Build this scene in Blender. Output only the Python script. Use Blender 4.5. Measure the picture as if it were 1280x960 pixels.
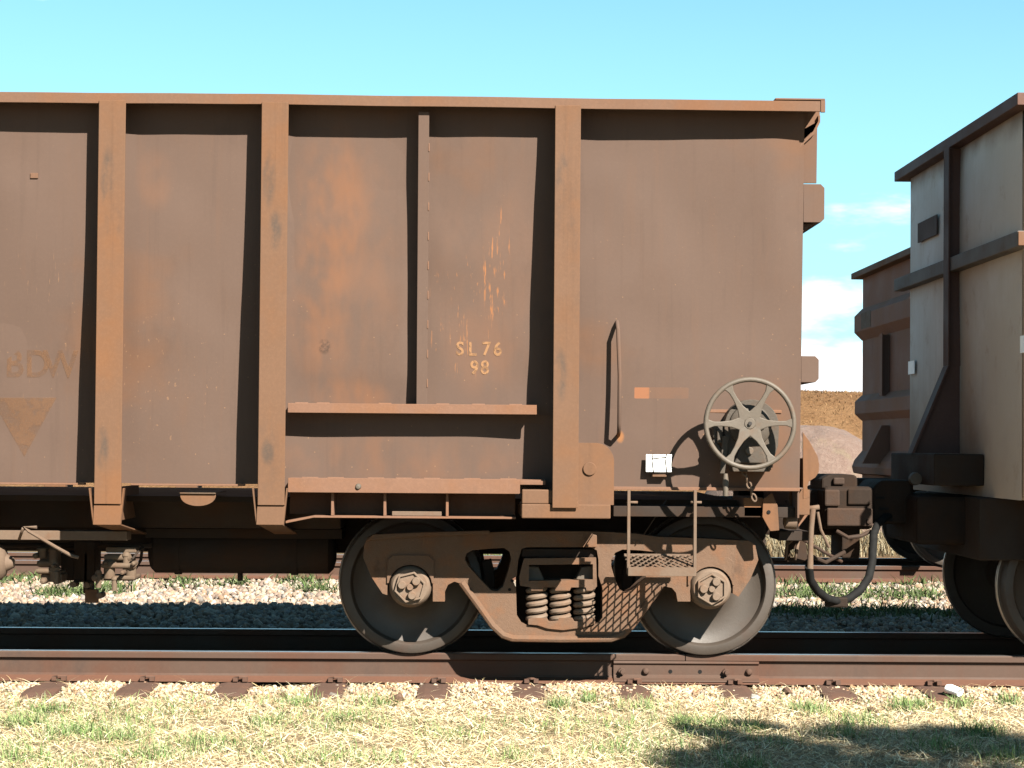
import bpy, math, random
import numpy as np
from mathutils import Vector, Matrix
from mathutils.geometry import tessellate_polygon

random.seed(7)
RNG = np.random.default_rng(11)
scene = bpy.context.scene
for o in list(bpy.data.objects):
    bpy.data.objects.remove(o)
COL = scene.collection

# ------------------------------------------------------------------ camera, sky, sun, exposure
F_PX = 2400.0                       # focal length in pixels of the 1280 px wide photograph
CAM_Z = 1.33                        # above the rail head (z = 0 is the top of the near rail)
PITCH, YAW, ROLL = math.radians(1.19), math.radians(1.146), 0.0078
SHIFT_PX = 27.0
cam_d = bpy.data.cameras.new('camera')
cam = bpy.data.objects.new('camera', cam_d)
COL.objects.link(cam)
cam_d.sensor_width = 36.0
cam_d.lens = F_PX / 1280 * 36.0
cam_d.shift_y = SHIFT_PX / 1280
cam_d.clip_start, cam_d.clip_end = 0.1, 5000
ROT = Matrix.Rotation(-YAW, 4, 'Z') @ Matrix.Rotation(math.pi / 2 + PITCH, 4, 'X') @ Matrix.Rotation(ROLL, 4, 'Z')
cam.matrix_world = Matrix.Translation((0, 0, CAM_Z)) @ ROT
scene.camera = cam

SUN_DIR = Vector((-0.65, 1.12, -1.0)).normalized()      # the way the light travels
sun_d = bpy.data.lights.new('sun', 'SUN')
sun_d.energy = 5.0
sun_d.angle = math.radians(0.5)
sun_d.color = (1.0, 0.93, 0.82)
sun = bpy.data.objects.new('sun', sun_d)
COL.objects.link(sun)
sun.rotation_euler = SUN_DIR.to_track_quat('-Z', 'Y').to_euler()
sun.location = (8, -14, 14)

world = bpy.data.worlds.new('World')
scene.world = world
world.use_nodes = True
wn, wl = world.node_tree.nodes, world.node_tree.links
wn.clear()
def wnode(t, **k):
    n = wn.new(t)
    for a, b in k.items():
        setattr(n, a, b)
    return n
sky = wnode('ShaderNodeTexSky', sky_type='NISHITA', sun_disc=False)
to_sun = -SUN_DIR
sky.sun_elevation = math.asin(to_sun.z)
sky.sun_rotation = math.atan2(to_sun.x, to_sun.y)
sky.altitude = 300
sky.air_density = 0.7
sky.dust_density = 0.15
sky.ozone_density = 1.0
tint = wnode('ShaderNodeMix', data_type='RGBA', blend_type='MULTIPLY')
tint.inputs[0].default_value = 1.0
tint.inputs[7].default_value = (0.67, 1.02, 0.86, 1)     # the camera's cool white balance
wl.new(sky.outputs[0], tint.inputs[6])
# fair weather clouds low over the horizon, all the way round
tc = wnode('ShaderNodeTexCoord')
mp = wnode('ShaderNodeMapping')
mp.inputs['Scale'].default_value = (5.0, 5.0, 17.0)
mp.inputs['Location'].default_value = (0.35, 0.0, 0.72)
wl.new(tc.outputs['Generated'], mp.inputs[0])
cn = wnode('ShaderNodeTexNoise')
cn.inputs['Scale'].default_value = 1.6
cn.inputs['Detail'].default_value = 8
cn.inputs['Roughness'].default_value = 0.55
wl.new(mp.outputs[0], cn.inputs['Vector'])
sep = wnode('ShaderNodeSeparateXYZ')
wl.new(tc.outputs['Generated'], sep.inputs[0])
el = wnode('ShaderNodeMapRange')
el.inputs['From Min'].default_value = 0.02
el.inputs['From Max'].default_value = 0.16
el.inputs['To Min'].default_value = 0.20
el.inputs['To Max'].default_value = -0.20
wl.new(sep.outputs['Z'], el.inputs['Value'])
ad = wnode('ShaderNodeMath', operation='ADD')
wl.new(cn.outputs['Fac'], ad.inputs[0])
wl.new(el.outputs[0], ad.inputs[1])
cm = wnode('ShaderNodeMapRange', interpolation_type='SMOOTHSTEP')
cm.inputs['From Min'].default_value = 0.50
cm.inputs['From Max'].default_value = 0.66
wl.new(ad.outputs[0], cm.inputs['Value'])
cmix = wnode('ShaderNodeMix', data_type='RGBA')
cmix.inputs[7].default_value = (6.2, 6.2, 6.2, 1)
wl.new(cm.outputs[0], cmix.inputs[0])
hz_el = wnode('ShaderNodeMapRange', interpolation_type='SMOOTHSTEP')      # pale haze thickening towards the horizon all round
hz_el.inputs['From Min'].default_value = -0.02
hz_el.inputs['From Max'].default_value = 0.33
hz_el.inputs['To Min'].default_value = 0.85
hz_el.inputs['To Max'].default_value = 0.0
wl.new(sep.outputs['Z'], hz_el.inputs['Value'])
hmix = wnode('ShaderNodeMix', data_type='RGBA')
hmix.inputs[7].default_value = (2.2, 3.9, 4.7, 1)
wl.new(hz_el.outputs[0], hmix.inputs[0])
wl.new(tint.outputs[2], hmix.inputs[6])
wl.new(hmix.outputs[2], cmix.inputs[6])
bg = wnode('ShaderNodeBackground')
bg.inputs['Strength'].default_value = 0.05
wl.new(cmix.outputs[2], bg.inputs['Color'])
wo = wnode('ShaderNodeOutputWorld')
wl.new(bg.outputs[0], wo.inputs['Surface'])

scene.view_settings.view_transform = 'Standard'
scene.view_settings.look = 'None'
scene.view_settings.gamma = 1.0
scene.view_settings.use_curve_mapping = False
scene.view_settings.exposure = 2.3
scene.render.engine = 'CYCLES'
scene.cycles.max_bounces = 6
scene.cycles.diffuse_bounces = 1
scene.cycles.glossy_bounces = 3
scene.cycles.transmission_bounces = 3
scene.cycles.transparent_max_bounces = 6

# ------------------------------------------------------------------ measuring: photograph pixel -> place
R3 = ROT.to_3x3()
def ray(px, py):
    return R3 @ Vector(((px - 640) / F_PX, -(py - 480 - SHIFT_PX) / F_PX, -1.0))
def at(px, py, Y):                  # point on the plane at depth Y
    d = ray(px, py)
    t = Y / d.y
    return Vector((d.x * t, Y, CAM_Z + d.z * t))
def xz(px, py, Y):
    p = at(px, py, Y)
    return (p.x, p.z)
def ax(px, Y, py=560):
    return at(px, py, Y).x
def az(py, Y, px=592):
    return at(px, py, Y).z
def atx(px, py, X):                 # point on the plane across the track at X
    d = ray(px, py)
    t = X / d.x
    return Vector((X, d.y * t, CAM_Z + d.z * t))
def atz(px, py, Z):                 # point on the level Z
    d = ray(px, py)
    t = (Z - CAM_Z) / d.z
    return Vector((d.x * t, d.y * t, Z))

# ------------------------------------------------------------------ materials
K = 0.243                            # dusty steel and dry ground reflect little; the photograph is exposed bright
def new_mat(name):
    m = bpy.data.materials.new(name)
    m.use_nodes = True
    nt = m.node_tree
    b = nt.nodes['Principled BSDF']
    return m, nt, b
def N(nt, t, ins=None, **k):
    n = nt.nodes.new(t)
    for a, b in k.items():
        setattr(n, a, b)
    for a, b in (ins or {}).items():
        if hasattr(b, 'is_output'):
            nt.links.new(b, n.inputs[a])
        else:
            n.inputs[a].default_value = b
    return n
def noise(nt, vec, scale, detail=4, rough=0.55, stretch=None):
    if stretch:
        m = N(nt, 'ShaderNodeMapping', {0: vec, 'Scale': stretch})
        vec = m.outputs[0]
    return N(nt, 'ShaderNodeTexNoise', {'Vector': vec, 'Scale': scale, 'Detail': detail, 'Roughness': rough}).outputs['Fac']
def ramp(nt, v, a, b, lo=0.0, hi=1.0):
    return N(nt, 'ShaderNodeMapRange', {'Value': v, 'From Min': a, 'From Max': b, 'To Min': lo, 'To Max': hi}, interpolation_type='SMOOTHSTEP').outputs[0]
def mul(nt, a, b, op='MULTIPLY'):
    return N(nt, 'ShaderNodeMath', {0: a, 1: b}, operation=op).outputs[0]
def mix(nt, f, a, b):
    n = nt.nodes.new('ShaderNodeMix')
    n.data_type = 'RGBA'
    for i, v in ((0, f), (6, a), (7, b)):
        if hasattr(v, 'is_output'):
            nt.links.new(v, n.inputs[i])
        else:
            n.inputs[i].default_value = v if i == 0 else (*(c * K for c in v), 1)
    return n.outputs[2]
def ellipse(nt, sx, sz, cx, cz, rx, rz, soft=0.0):
    a = mul(nt, mul(nt, sx, cx, 'SUBTRACT'), 1 / rx)
    b = mul(nt, mul(nt, sz, cz, 'SUBTRACT'), 1 / rz)
    a, b = mul(nt, a, a), mul(nt, b, b)
    if soft >= 0.7:                 # a painted oblong
        for _ in range(3):
            a, b = mul(nt, a, a), mul(nt, b, b)
    d = mul(nt, a, b, 'ADD')
    return ramp(nt, d, 1.0, soft)

def steel(name, base, rust, amount=0.5, rough=0.8, scale=1.6, streak=0.35, speck=0.4, dark=(0.07, 0.055, 0.05), darkamt=0.25, bump=0.25, patches=(), spec=0.25, fine=1.0, grain=0.16, runs=0.0):
    m, nt, b = new_mat(name)
    pos = N(nt, 'ShaderNodeNewGeometry').outputs['Position']
    big = noise(nt, pos, scale, 4, 0.6)
    f = ramp(nt, big, 0.62 - 0.35 * amount, 0.78 - 0.2 * amount)
    col = mix(nt, mul(nt, f, 0.85), base, rust)
    st = noise(nt, pos, 1.0, 3, 0.6, (16, 16, 0.9))
    col = mix(nt, mul(nt, ramp(nt, st, 0.52, 0.75), streak), col, rust)
    dk = noise(nt, pos, 3.1, 4, 0.65, (1.4, 1.4, 0.7))
    col = mix(nt, mul(nt, ramp(nt, dk, 0.55, 0.78), darkamt), col, dark)
    if runs:
        rn = noise(nt, pos, 1.0, 4, 0.6, (24, 24, 0.45))
        col = mix(nt, mul(nt, ramp(nt, rn, 0.54, 0.70), runs), col, tuple(c * 0.55 for c in base))
    if patches:
        sp = N(nt, 'ShaderNodeSeparateXYZ', {0: pos})
        shared = {}
        for (cx, cz, rx, rz, colr, k, soft, nscale) in patches:
            e = ellipse(nt, sp.outputs[0], sp.outputs[2], cx, cz, rx, rz, soft)
            if nscale not in shared:
                shared[nscale] = ramp(nt, noise(nt, pos, nscale[0], 3, 0.65, nscale[1]), nscale[2], nscale[3])
            e = mul(nt, mul(nt, e, shared[nscale]), k)
            col = mix(nt, e, col, colr)
    gr = noise(nt, pos, 55 * fine, 3, 0.7)
    col = mix(nt, mul(nt, ramp(nt, gr, 0.4, 0.75), grain), col, tuple(min(1, c * 1.7) for c in base))
    if speck:
        vo = N(nt, 'ShaderNodeTexVoronoi', {'Vector': pos, 'Scale': 22.0})
        rnd = N(nt, 'ShaderNodeSeparateColor', {0: vo.outputs['Color']})
        low_ = ramp(nt, N(nt, 'ShaderNodeSeparateXYZ', {0: pos}).outputs[2], 3.1, 1.6, 0.15, 1.0)
        speck_ = mul(nt, low_, speck)
        dot = mul(nt, ramp(nt, vo.outputs['Distance'], 0.10, 0.05), ramp(nt, rnd.outputs[0], 0.60, 0.66))
        col = mix(nt, mul(nt, dot, speck_), col, (0.52, 0.30, 0.17))
    nt.links.new(col, b.inputs['Base Color'])
    b.inputs['Specular IOR Level'].default_value = spec
    nt.links.new(ramp(nt, big, 0.3, 0.7, rough - 0.08, min(1, rough + 0.1)), b.inputs['Roughness'])
    h = mul(nt, mul(nt, gr, 0.5), mul(nt, noise(nt, pos, 220, 2), 0.3), 'ADD')
    bp = N(nt, 'ShaderNodeBump', {'Strength': bump, 'Distance': 0.006, 'Height': h})
    nt.links.new(bp.outputs[0], b.inputs['Normal'])
    return m

def plain(name, c, rough=0.7, metal=0.0, spec=0.3, var=0.25, scale=20):
    m, nt, b = new_mat(name)
    pos = N(nt, 'ShaderNodeNewGeometry').outputs['Position']
    n = noise(nt, pos, scale, 5, 0.6)
    col = mix(nt, ramp(nt, n, 0.3, 0.75), tuple(x * (1 - var) for x in c), tuple(min(1 / K, x * (1 + var)) for x in c))
    nt.links.new(col, b.inputs['Base Color'])
    b.inputs['Roughness'].default_value = rough
    b.inputs['Metallic'].default_value = metal
    b.inputs['Specular IOR Level'].default_value = spec
    bp = N(nt, 'ShaderNodeBump', {'Strength': 0.2, 'Distance': 0.004, 'Height': noise(nt, pos, scale * 6, 3)})
    nt.links.new(bp.outputs[0], b.inputs['Normal'])
    return m

def attr_mat(name, rough=0.85, trans=0.0, gain=1.0):
    m, nt, b = new_mat(name)
    a = N(nt, 'ShaderNodeAttribute', attribute_name='tone')
    nt.links.new(a.outputs['Color'], b.inputs['Base Color'])
    b.inputs['Roughness'].default_value = rough
    b.inputs['Specular IOR Level'].default_value = 0.15
    if trans:
        out = nt.nodes['Material Output']
        t = N(nt, 'ShaderNodeBsdfTranslucent', {'Color': a.outputs['Color']})
        mx = N(nt, 'ShaderNodeMixShader', {0: trans, 1: b.outputs[0], 2: t.outputs[0]})
        nt.links.new(mx.outputs[0], out.inputs['Surface'])
    return m

def worn_paint(name, c, cover=0.5, scale=40, lo=0.0, hi=0.95):
    m, nt, b = new_mat(name)
    pos = N(nt, 'ShaderNodeNewGeometry').outputs['Position']
    n = noise(nt, pos, scale, 5, 0.6)
    b.inputs['Base Color'].default_value = (*(q * K for q in c), 1)
    b.inputs['Roughness'].default_value = 0.85
    b.inputs['Specular IOR Level'].default_value = 0.15
    nt.links.new(ramp(nt, n, 0.70 - cover * 0.4, 0.85 - cover * 0.4, lo, hi), b.inputs['Alpha'])
    return m

# ------------------------------------------------------------------ mesh building
class MB:
    def __init__(s):
        s.v, s.f, s.sm = [], [], []
    def add(s, verts, faces, smooth=False):
        o = len(s.v)
        s.v += [tuple(p) for p in verts]
        s.f += [tuple(i + o for i in q) for q in faces]
        s.sm += [smooth] * len(faces)
        return s
    def box(s, x0, x1, y0, y1, z0, z1):
        x0, x1 = min(x0, x1), max(x0, x1)
        y0, y1 = min(y0, y1), max(y0, y1)
        z0, z1 = min(z0, z1), max(z0, z1)
        v = [(x0, y0, z0), (x1, y0, z0), (x1, y1, z0), (x0, y1, z0), (x0, y0, z1), (x1, y0, z1), (x1, y1, z1), (x0, y1, z1)]
        return s.add(v, [(0, 3, 2, 1), (4, 5, 6, 7), (0, 1, 5, 4), (1, 2, 6, 5), (2, 3, 7, 6), (3, 0, 4, 7)])
    def hexa(s, lo, hi):            # two quads of points
        v = list(lo) + list(hi)
        return s.add(v, [(0, 3, 2, 1), (4, 5, 6, 7), (0, 1, 5, 4), (1, 2, 6, 5), (2, 3, 7, 6), (3, 0, 4, 7)])
    def prism(s, poly, axis, a, b, holes=()):
        # poly: list of 2D points in the plane normal to axis; y -> (x,z), x -> (y,z), z -> (x,y)
        def p3(p, t):
            return {'y': (p[0], t, p[1]), 'x': (t, p[0], p[1]), 'z': (p[0], p[1], t)}[axis]
        loops = [list(poly)] + [list(h) for h in holes]
        flat = [p for l in loops for p in l]
        n = len(flat)
        if len(loops) == 1 and len(poly) <= 4:
            tris = [tuple(range(n))]
        else:
            tris = [tuple(t) for t in tessellate_polygon([[Vector((p[0], p[1], 0)) for p in l] for l in loops])]
        v = [p3(p, a) for p in flat] + [p3(p, b) for p in flat]
        f = [t for t in tris] + [tuple(i + n for i in reversed(t)) for t in tris]
        o = 0
        for l in loops:
            m = len(l)
            for i in range(m):
                j = (i + 1) % m
                f.append((o + i, o + j, n + o + j, n + o + i))
            o += m
        return s.add(v, f)
    def tube(s, pts, r, n=8, cap=True, smooth=True, closed=False):
        pts = [Vector(p) for p in pts]
        m = len(pts)
        rings = []
        up = None
        for i, p in enumerate(pts):
            if closed:
                d = (pts[(i + 1) % m] - pts[i - 1]).normalized()
            elif i == 0:
                d = (pts[1] - p).normalized()
            elif i == m - 1:
                d = (p - pts[-2]).normalized()
            else:
                d = ((pts[i + 1] - p).normalized() + (p - pts[i - 1]).normalized()).normalized()
            if up is None:
                up = d.orthogonal().normalized()
            else:
                up = (up - d * up.dot(d))
                up = up.normalized() if up.length > 1e-6 else d.orthogonal().normalized()
            w = d.cross(up)
            rr = r[i] if isinstance(r, (list, tuple)) else r
            rings.append([p + (up * math.cos(2 * math.pi * k / n) + w * math.sin(2 * math.pi * k / n)) * rr for k in range(n)])
        v = [q for g in rings for q in g]
        f = []
        for i in range(m if closed else m - 1):
            j = (i + 1) % m
            for k in range(n):
                l = (k + 1) % n
                f.append((i * n + k, i * n + l, j * n + l, j * n + k))
        s.add(v, f, smooth)
        if cap and not closed:
            s.add(rings[0], [tuple(reversed(range(n)))])
            s.add(rings[-1], [tuple(range(n))])
        return s
    def cyl(s, p0, p1, r, n=16):
        return s.tube([p0, p1], r, n)
    def lathe(s, prof, c, axis='y', n=40, closed=True, smooth=True):
        # prof: list of (radius, along)
        v = []
        for k in range(n):
            a = 2 * math.pi * k / n
            for (r, t) in prof:
                if axis == 'y':
                    v.append((c[0] + r * math.cos(a), c[1] + t, c[2] + r * math.sin(a)))
                elif axis == 'x':
                    v.append((c[0] + t, c[1] + r * math.cos(a), c[2] + r * math.sin(a)))
                else:
                    v.append((c[0] + r * math.cos(a), c[1] + r * math.sin(a), c[2] + t))
        m = len(prof)
        f = []
        for k in range(n):
            l = (k + 1) % n
            for i in range(m if closed else m - 1):
                j = (i + 1) % m
                f.append((k * m + i, k * m + j, l * m + j, l * m + i))
        return s.add(v, f, smooth)
    def grid(s, fn, nu, nv, smooth=True):
        v = [fn(i / nu, j / nv) for j in range(nv + 1) for i in range(nu + 1)]
        f = [(j * (nu + 1) + i, j * (nu + 1) + i + 1, (j + 1) * (nu + 1) + i + 1, (j + 1) * (nu + 1) + i) for j in range(nv) for i in range(nu)]
        return s.add(v, f, smooth)
    def mesh(s, name, mat, off=(0, 0, 0)):
        me = bpy.data.meshes.new(name)
        ox, oy, oz = off
        me.from_pydata([(x - ox, y - oy, z - oz) for x, y, z in s.v], [], s.f)
        me.polygons.foreach_set('use_smooth', s.sm)
        me.materials.append(mat)
        import bmesh
        bm = bmesh.new()
        bm.from_mesh(me)
        bmesh.ops.remove_doubles(bm, verts=bm.verts, dist=1e-5)
        bmesh.ops.recalc_face_normals(bm, faces=bm.faces)
        for e in bm.edges:
            if len(e.link_faces) == 2 and e.calc_face_angle(0) > math.radians(38):
                e.smooth = False
        bm.to_mesh(me)
        bm.free()
        return me
    def build(s, name, mat, parent=None, bevel=0.0, label=None, seg=2):
        off = world_of(parent) if parent else Vector((0, 0, 0))
        me = s.mesh(name, mat, off)
        o = bpy.data.objects.new(name, me)
        COL.objects.link(o)
        if parent:
            o.parent = parent
        if bevel:
            md = o.modifiers.new('bevel', 'BEVEL')
            md.width = bevel
            md.segments = seg
            md.limit_method = 'ANGLE'
            md.angle_limit = math.radians(35)
            md.harden_normals = False
        if label:
            o['label'] = label
        return o
def world_of(o):
    p = Vector((0, 0, 0))
    while o:
        p += o.location
        o = o.parent
    return p
def tag(o, label=None, cat=None, group=None, kind=None):
    for k, v in (('label', label), ('category', cat), ('group', group), ('kind', kind)):
        if v:
            o[k] = v
    return o
def empty(name, loc, label, cat, group=None):
    o = bpy.data.objects.new(name, None)
    COL.objects.link(o)
    o.location = loc
    o.empty_display_size = 0.2
    return tag(o, label, cat, group)
def place(name, me, parent, loc, rot=(0, 0, 0)):
    o = bpy.data.objects.new(name, me)
    COL.objects.link(o)
    o.parent = parent
    o.location = Vector(loc) - (world_of(parent) if parent else Vector((0, 0, 0)))
    o.rotation_euler = rot
    return o
def bulk(name, V, Fc, tone, mat, nper, smooth=False):
    """many small pieces as one mesh: V (n,3), Fc (m,k) index array, tone (n,3)"""
    me = bpy.data.meshes.new(name)
    k = Fc.shape[1]
    me.vertices.add(len(V))
    me.vertices.foreach_set('co', V.astype(np.float32).ravel())
    me.loops.add(Fc.size)
    me.loops.foreach_set('vertex_index', Fc.astype(np.int32).ravel())
    me.polygons.add(len(Fc))
    me.polygons.foreach_set('loop_start', np.arange(0, Fc.size, k, dtype=np.int32))
    me.polygons.foreach_set('loop_total', np.full(len(Fc), k, dtype=np.int32))
    a = me.attributes.new('tone', 'FLOAT_COLOR', 'POINT')
    a.data.foreach_set('color', np.concatenate([tone * K, np.ones((len(tone), 1))], 1).astype(np.float32).ravel())
    me.update()
    me.validate()
    me.materials.append(mat)
    o = bpy.data.objects.new(name, me)
    COL.objects.link(o)
    return o

# ------------------------------------------------------------------ main depths (metres from the camera)
YC = 13.10                          # centre of the near track
YR, YRF = YC - 0.7535, YC + 0.7535  # the rails' centre lines
YF = 11.405                         # front faces of the wagon's posts
YL = 11.415                         # front of the wagon's top lip
LEAN = 0.052
Y2 = 22.45                          # centre of the second track
ZT = az(121.3, YL)
ZLB = az(134.3, YL)                 # lip underside
def yw(z):                          # the side plate leans in towards its foot
    return 11.575 + (ZT - z) * LEAN
XE = ax(1003, 11.62, 400)           # end of the body
XLIP = ax(1030, YL, 130)
XS = -7.95                          # the far left end of the wagon

# materials
RW = (16, (1, 1, 0.25), 0.42, 0.75)
side_patches = []
def patch(px, py, rx, rz, c, k, soft=0.1, ns=(4.0, (1, 1, 0.5), 0.35, 0.7)):
    x, z = xz(px, py, 11.62)
    side_patches.append((x, z, rx, rz, c, k, soft, ns))
RUSTO = (0.40, 0.185, 0.095)
patch(415, 265, 0.27, 0.62, RUSTO, 0.8, 0.0)
patch(400, 390, 0.24, 0.50, RUSTO, 0.6)
patch(500, 572, 0.85, 0.16, RUSTO, 0.45, 0.4)
patch(430, 330, 0.42, 1.0, RUSTO, 0.38, 0.2)
patch(610, 330, 0.40, 1.0, RUSTO, 0.2, 0.2)
patch(195, 225, 0.14, 0.22, RUSTO, 0.4, 0.0)
patch(312, 210, 0.05, 0.20, RUSTO, 0.4)
patch(700, 300, 0.06, 0.6, RUSTO, 0.3)
patch(620, 330, 0.10, 0.38, (0.60, 0.25, 0.10), 1.0, 0.6, (1.0, (50, 50, 4), 0.56, 0.64))
patch(575, 400, 0.22, 0.42, (0.56, 0.25, 0.11), 0.9, 0.5, (1.0, (60, 60, 5), 0.62, 0.68))
patch(430, 495, 0.32, 0.13, RUSTO, 0.75)
patch(610, 440, 0.33, 0.34, RUSTO, 0.22)
patch(405, 433, 0.045, 0.055, (0.13, 0.075, 0.05), 0.8, 0.2, (40, (1, 1, 1), 0.40, 0.6))
patch(803, 491, 0.046, 0.034, (0.60, 0.24, 0.11), 0.85, 0.75, (8, (1, 1, 1), 0.2, 0.4))
patch(836, 491, 0.125, 0.034, RUSTO, 0.3, 0.75, (8, (1, 1, 1), 0.2, 0.5))
patch(850, 447, 0.10, 0.05, RUSTO, 0.25)
patch(776, 546, 0.03, 0.045, (0.62, 0.27, 0.10), 0.9, 0.1, (20, (1, 1, 1), 0.3, 0.5))
patch(200, 470, 0.4, 0.5, (0.55, 0.31, 0.17), 0.55, 0.3, (38, (1, 1, 0.6), 0.64, 0.70))
patch(50, 400, 0.3, 0.6, (0.55, 0.31, 0.17), 0.5, 0.3, (1.0, (70, 70, 4), 0.66, 0.71))
M_SIDE = steel('side_plate_paint', (0.236, 0.150, 0.112), (0.31, 0.157, 0.088), 0.24, 0.80, 0.9, 0.16, 0.9, darkamt=0.16, bump=0.05, patches=side_patches, spec=0.2, grain=0.07, runs=0.14)
post_patches = []
for (px, py, rx, rz) in ((134, 222, .05, .22), (141, 278, .06, .13), (128, 560, .045, .16), (336, 222, .05, .2), (344, 288, .05, .14), (704, 232, .06, .22), (713, 295, .05, .14), (700, 470, .05, .2), (335, 565, .05, .1)):
    x, z = xz(px, py, YF)
    post_patches.append((x, z, rx, rz, (0.125, 0.095, 0.075), 0.75, 0.0, (9.0, (1, 1, 0.4), 0.36, 0.6)))
M_POST = steel('post_rust', (0.292, 0.150, 0.080), (0.37, 0.165, 0.070), 0.5, 0.8, 1.5, 0.3, 0.3, dark=(0.15, 0.105, 0.08), darkamt=0.35, bump=0.15, patches=post_patches, runs=0.25)
M_LIP = steel('lip_rust', (0.305, 0.158, 0.090), (0.36, 0.165, 0.080), 0.5, 0.8, 2.0, 0.2, 0.0, dark=(0.16, 0.11, 0.09), darkamt=0.35, bump=0.2)
M_FLANGE = steel('flange_rust', (0.38, 0.198, 0.122), (0.42, 0.20, 0.105), 0.5, 0.85, 3.0, 0.2, 0.4, darkamt=0.2)
M_UNDER = steel('underframe_dark', (0.062, 0.040, 0.028), (0.10, 0.05, 0.026), 0.5, 0.9, 3.0, 0.3, 0.0, darkamt=0.4)  # near-black brown for the parts below the body
M_CAST = steel('cast_steel', (0.29, 0.17, 0.105), (0.38, 0.18, 0.092), 0.5, 0.85, 6.0, 0.2, 0.15, dark=(0.075, 0.048, 0.034), darkamt=0.85, bump=0.7)
M_CAP = steel('cap_dusty', (0.37, 0.265, 0.19), (0.36, 0.21, 0.13), 0.4, 0.8, 8.0, 0.1, 0.0, darkamt=0.3)
M_WHEEL = steel('wheel_steel', (0.115, 0.088, 0.068), (0.115, 0.064, 0.04), 0.4, 0.6, 3.5, 0.1, 0.0, dark=(0.1, 0.06, 0.04), darkamt=0.3, bump=0.2, spec=0.4)
M_TREAD = plain('polished_tread', (0.36 / K, 0.33 / K, 0.30 / K), 0.42, 1.0, 0.5, 0.1)
M_GREY = steel('grey_gear', (0.225, 0.18, 0.135), (0.27, 0.165, 0.10), 0.35, 0.65, 7.0, 0.1, 0.0, darkamt=0.3, spec=0.35)
M_GEAR = steel('gear_dark', (0.15, 0.12, 0.092), (0.19, 0.115, 0.07), 0.35, 0.7, 9.0, 0.1, 0.0, dark=(0.03, 0.025, 0.02), darkamt=0.8, bump=0.5)  # darker, blotchier version of the handwheel colour
M_TAN = steel('dusty_tan', (0.31, 0.21, 0.145), (0.31, 0.17, 0.10), 0.4, 0.85, 7.0, 0.1, 0.0, darkamt=0.3)
M_BLACK = plain('black_rubber', (0.03, 0.03, 0.03), 0.8, spec=0.08)
M_DARKCAST = steel('dark_casting', (0.055, 0.036, 0.026), (0.09, 0.05, 0.03), 0.4, 0.85, 5.0, 0.2, 0.0, dark=(0.02, 0.016, 0.014), darkamt=0.5, bump=0.5, spec=0.12)  # darkest brown, for the couplers and hose coupling
M_WHITE = plain('white_plate', (0.80 / K, 0.80 / K, 0.78 / K), 0.45, var=0.06)
M_WIRE = plain('dark_wire', (0.05, 0.04, 0.035), 0.6)
M_RAIL = steel('rail_rust', (0.175, 0.102, 0.071), (0.20, 0.09, 0.055), 0.5, 0.8, 2.0, 0.45, 0.0, darkamt=0.4, bump=0.12)
M_RAILFOOT = steel('rail_foot_rust', (0.27, 0.122, 0.074), (0.25, 0.112, 0.066), 0.4, 0.85, 3.0, 0.2, 0.0, darkamt=0.15)
M_RAILTOP = plain('rail_top', (0.34 / K, 0.32 / K, 0.31 / K), 0.32, 0.9, 0.5, 0.15)
M_SLEEPER = steel('sleeper_steel', (0.215, 0.12, 0.085), (0.25, 0.12, 0.075), 0.5, 0.9, 6, 0.1, 0.0, darkamt=0.3)
M_STENCIL = worn_paint('stencil_orange', (0.66, 0.36, 0.18), 0.80, 45, 0.5, 0.95)
M_FAINT = worn_paint('faint_orange', (0.40, 0.215, 0.120), 0.7, 14, 0.25, 0.6)

# ------------------------------------------------------------------ ground
def vnoise(x, y, s, seed=0):
    """smooth value noise, vectorised"""
    x = np.asarray(x, float) * s + seed * 17.3
    y = np.asarray(y, float) * s + seed * 7.7
    xi, yi = np.floor(x), np.floor(y)
    fx, fy = x - xi, y - yi
    fx, fy = fx * fx * (3 - 2 * fx), fy * fy * (3 - 2 * fy)
    def h(a, b):
        t = np.sin(a * 127.1 + b * 311.7 + seed * 74.7) * 43758.5453
        return t - np.floor(t)
    return (h(xi, yi) * (1 - fx) + h(xi + 1, yi) * fx) * (1 - fy) + (h(xi, yi + 1) * (1 - fx) + h(xi + 1, yi + 1) * fx) * fy
def sstep(a, b, x):
    t = np.clip((np.asarray(x, float) - a) / (b - a), 0, 1)
    return t * t * (3 - 2 * t)
def gz(x, y):
    """height of the ground"""
    x, y = np.asarray(x, float), np.asarray(y, float)
    z = -0.205 - 0.022 * sstep(12.0, 11.75, y) - 0.03 * sstep(11.7, 10.2, y)
    z = z - 0.06 * sstep(14.2, 15.4, y) + 0.05 * sstep(20.2, 21.4, y) - 0.15 * sstep(23.5, 26, y)
    z = z + 0.035 * (vnoise(x, y, 1.1, 1) - 0.5) + 0.018 * (vnoise(x, y, 4.0, 2) - 0.5)
    return z

gm, nt, b = new_mat('ground_earth')
pos = N(nt, 'ShaderNodeNewGeometry').outputs['Position']
sp = N(nt, 'ShaderNodeSeparateXYZ', {0: pos})
c1 = mix(nt, ramp(nt, noise(nt, pos, 1.3, 6, 0.65), 0.35, 0.7), (0.85, 0.65, 0.40), (0.55, 0.39, 0.23))
c1 = mix(nt, mul(nt, ramp(nt, noise(nt, pos, 45, 5, 0.7), 0.42, 0.7), 0.55), c1, (1.1, 0.95, 0.66))
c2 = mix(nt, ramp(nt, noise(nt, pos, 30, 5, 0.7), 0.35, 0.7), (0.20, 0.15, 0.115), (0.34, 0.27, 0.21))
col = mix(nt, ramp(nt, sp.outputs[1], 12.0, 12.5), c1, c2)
c3 = mix(nt, ramp(nt, noise(nt, pos, 0.5, 6, 0.65), 0.35, 0.7), (0.42, 0.25, 0.13), (0.36, 0.27, 0.15))
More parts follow.
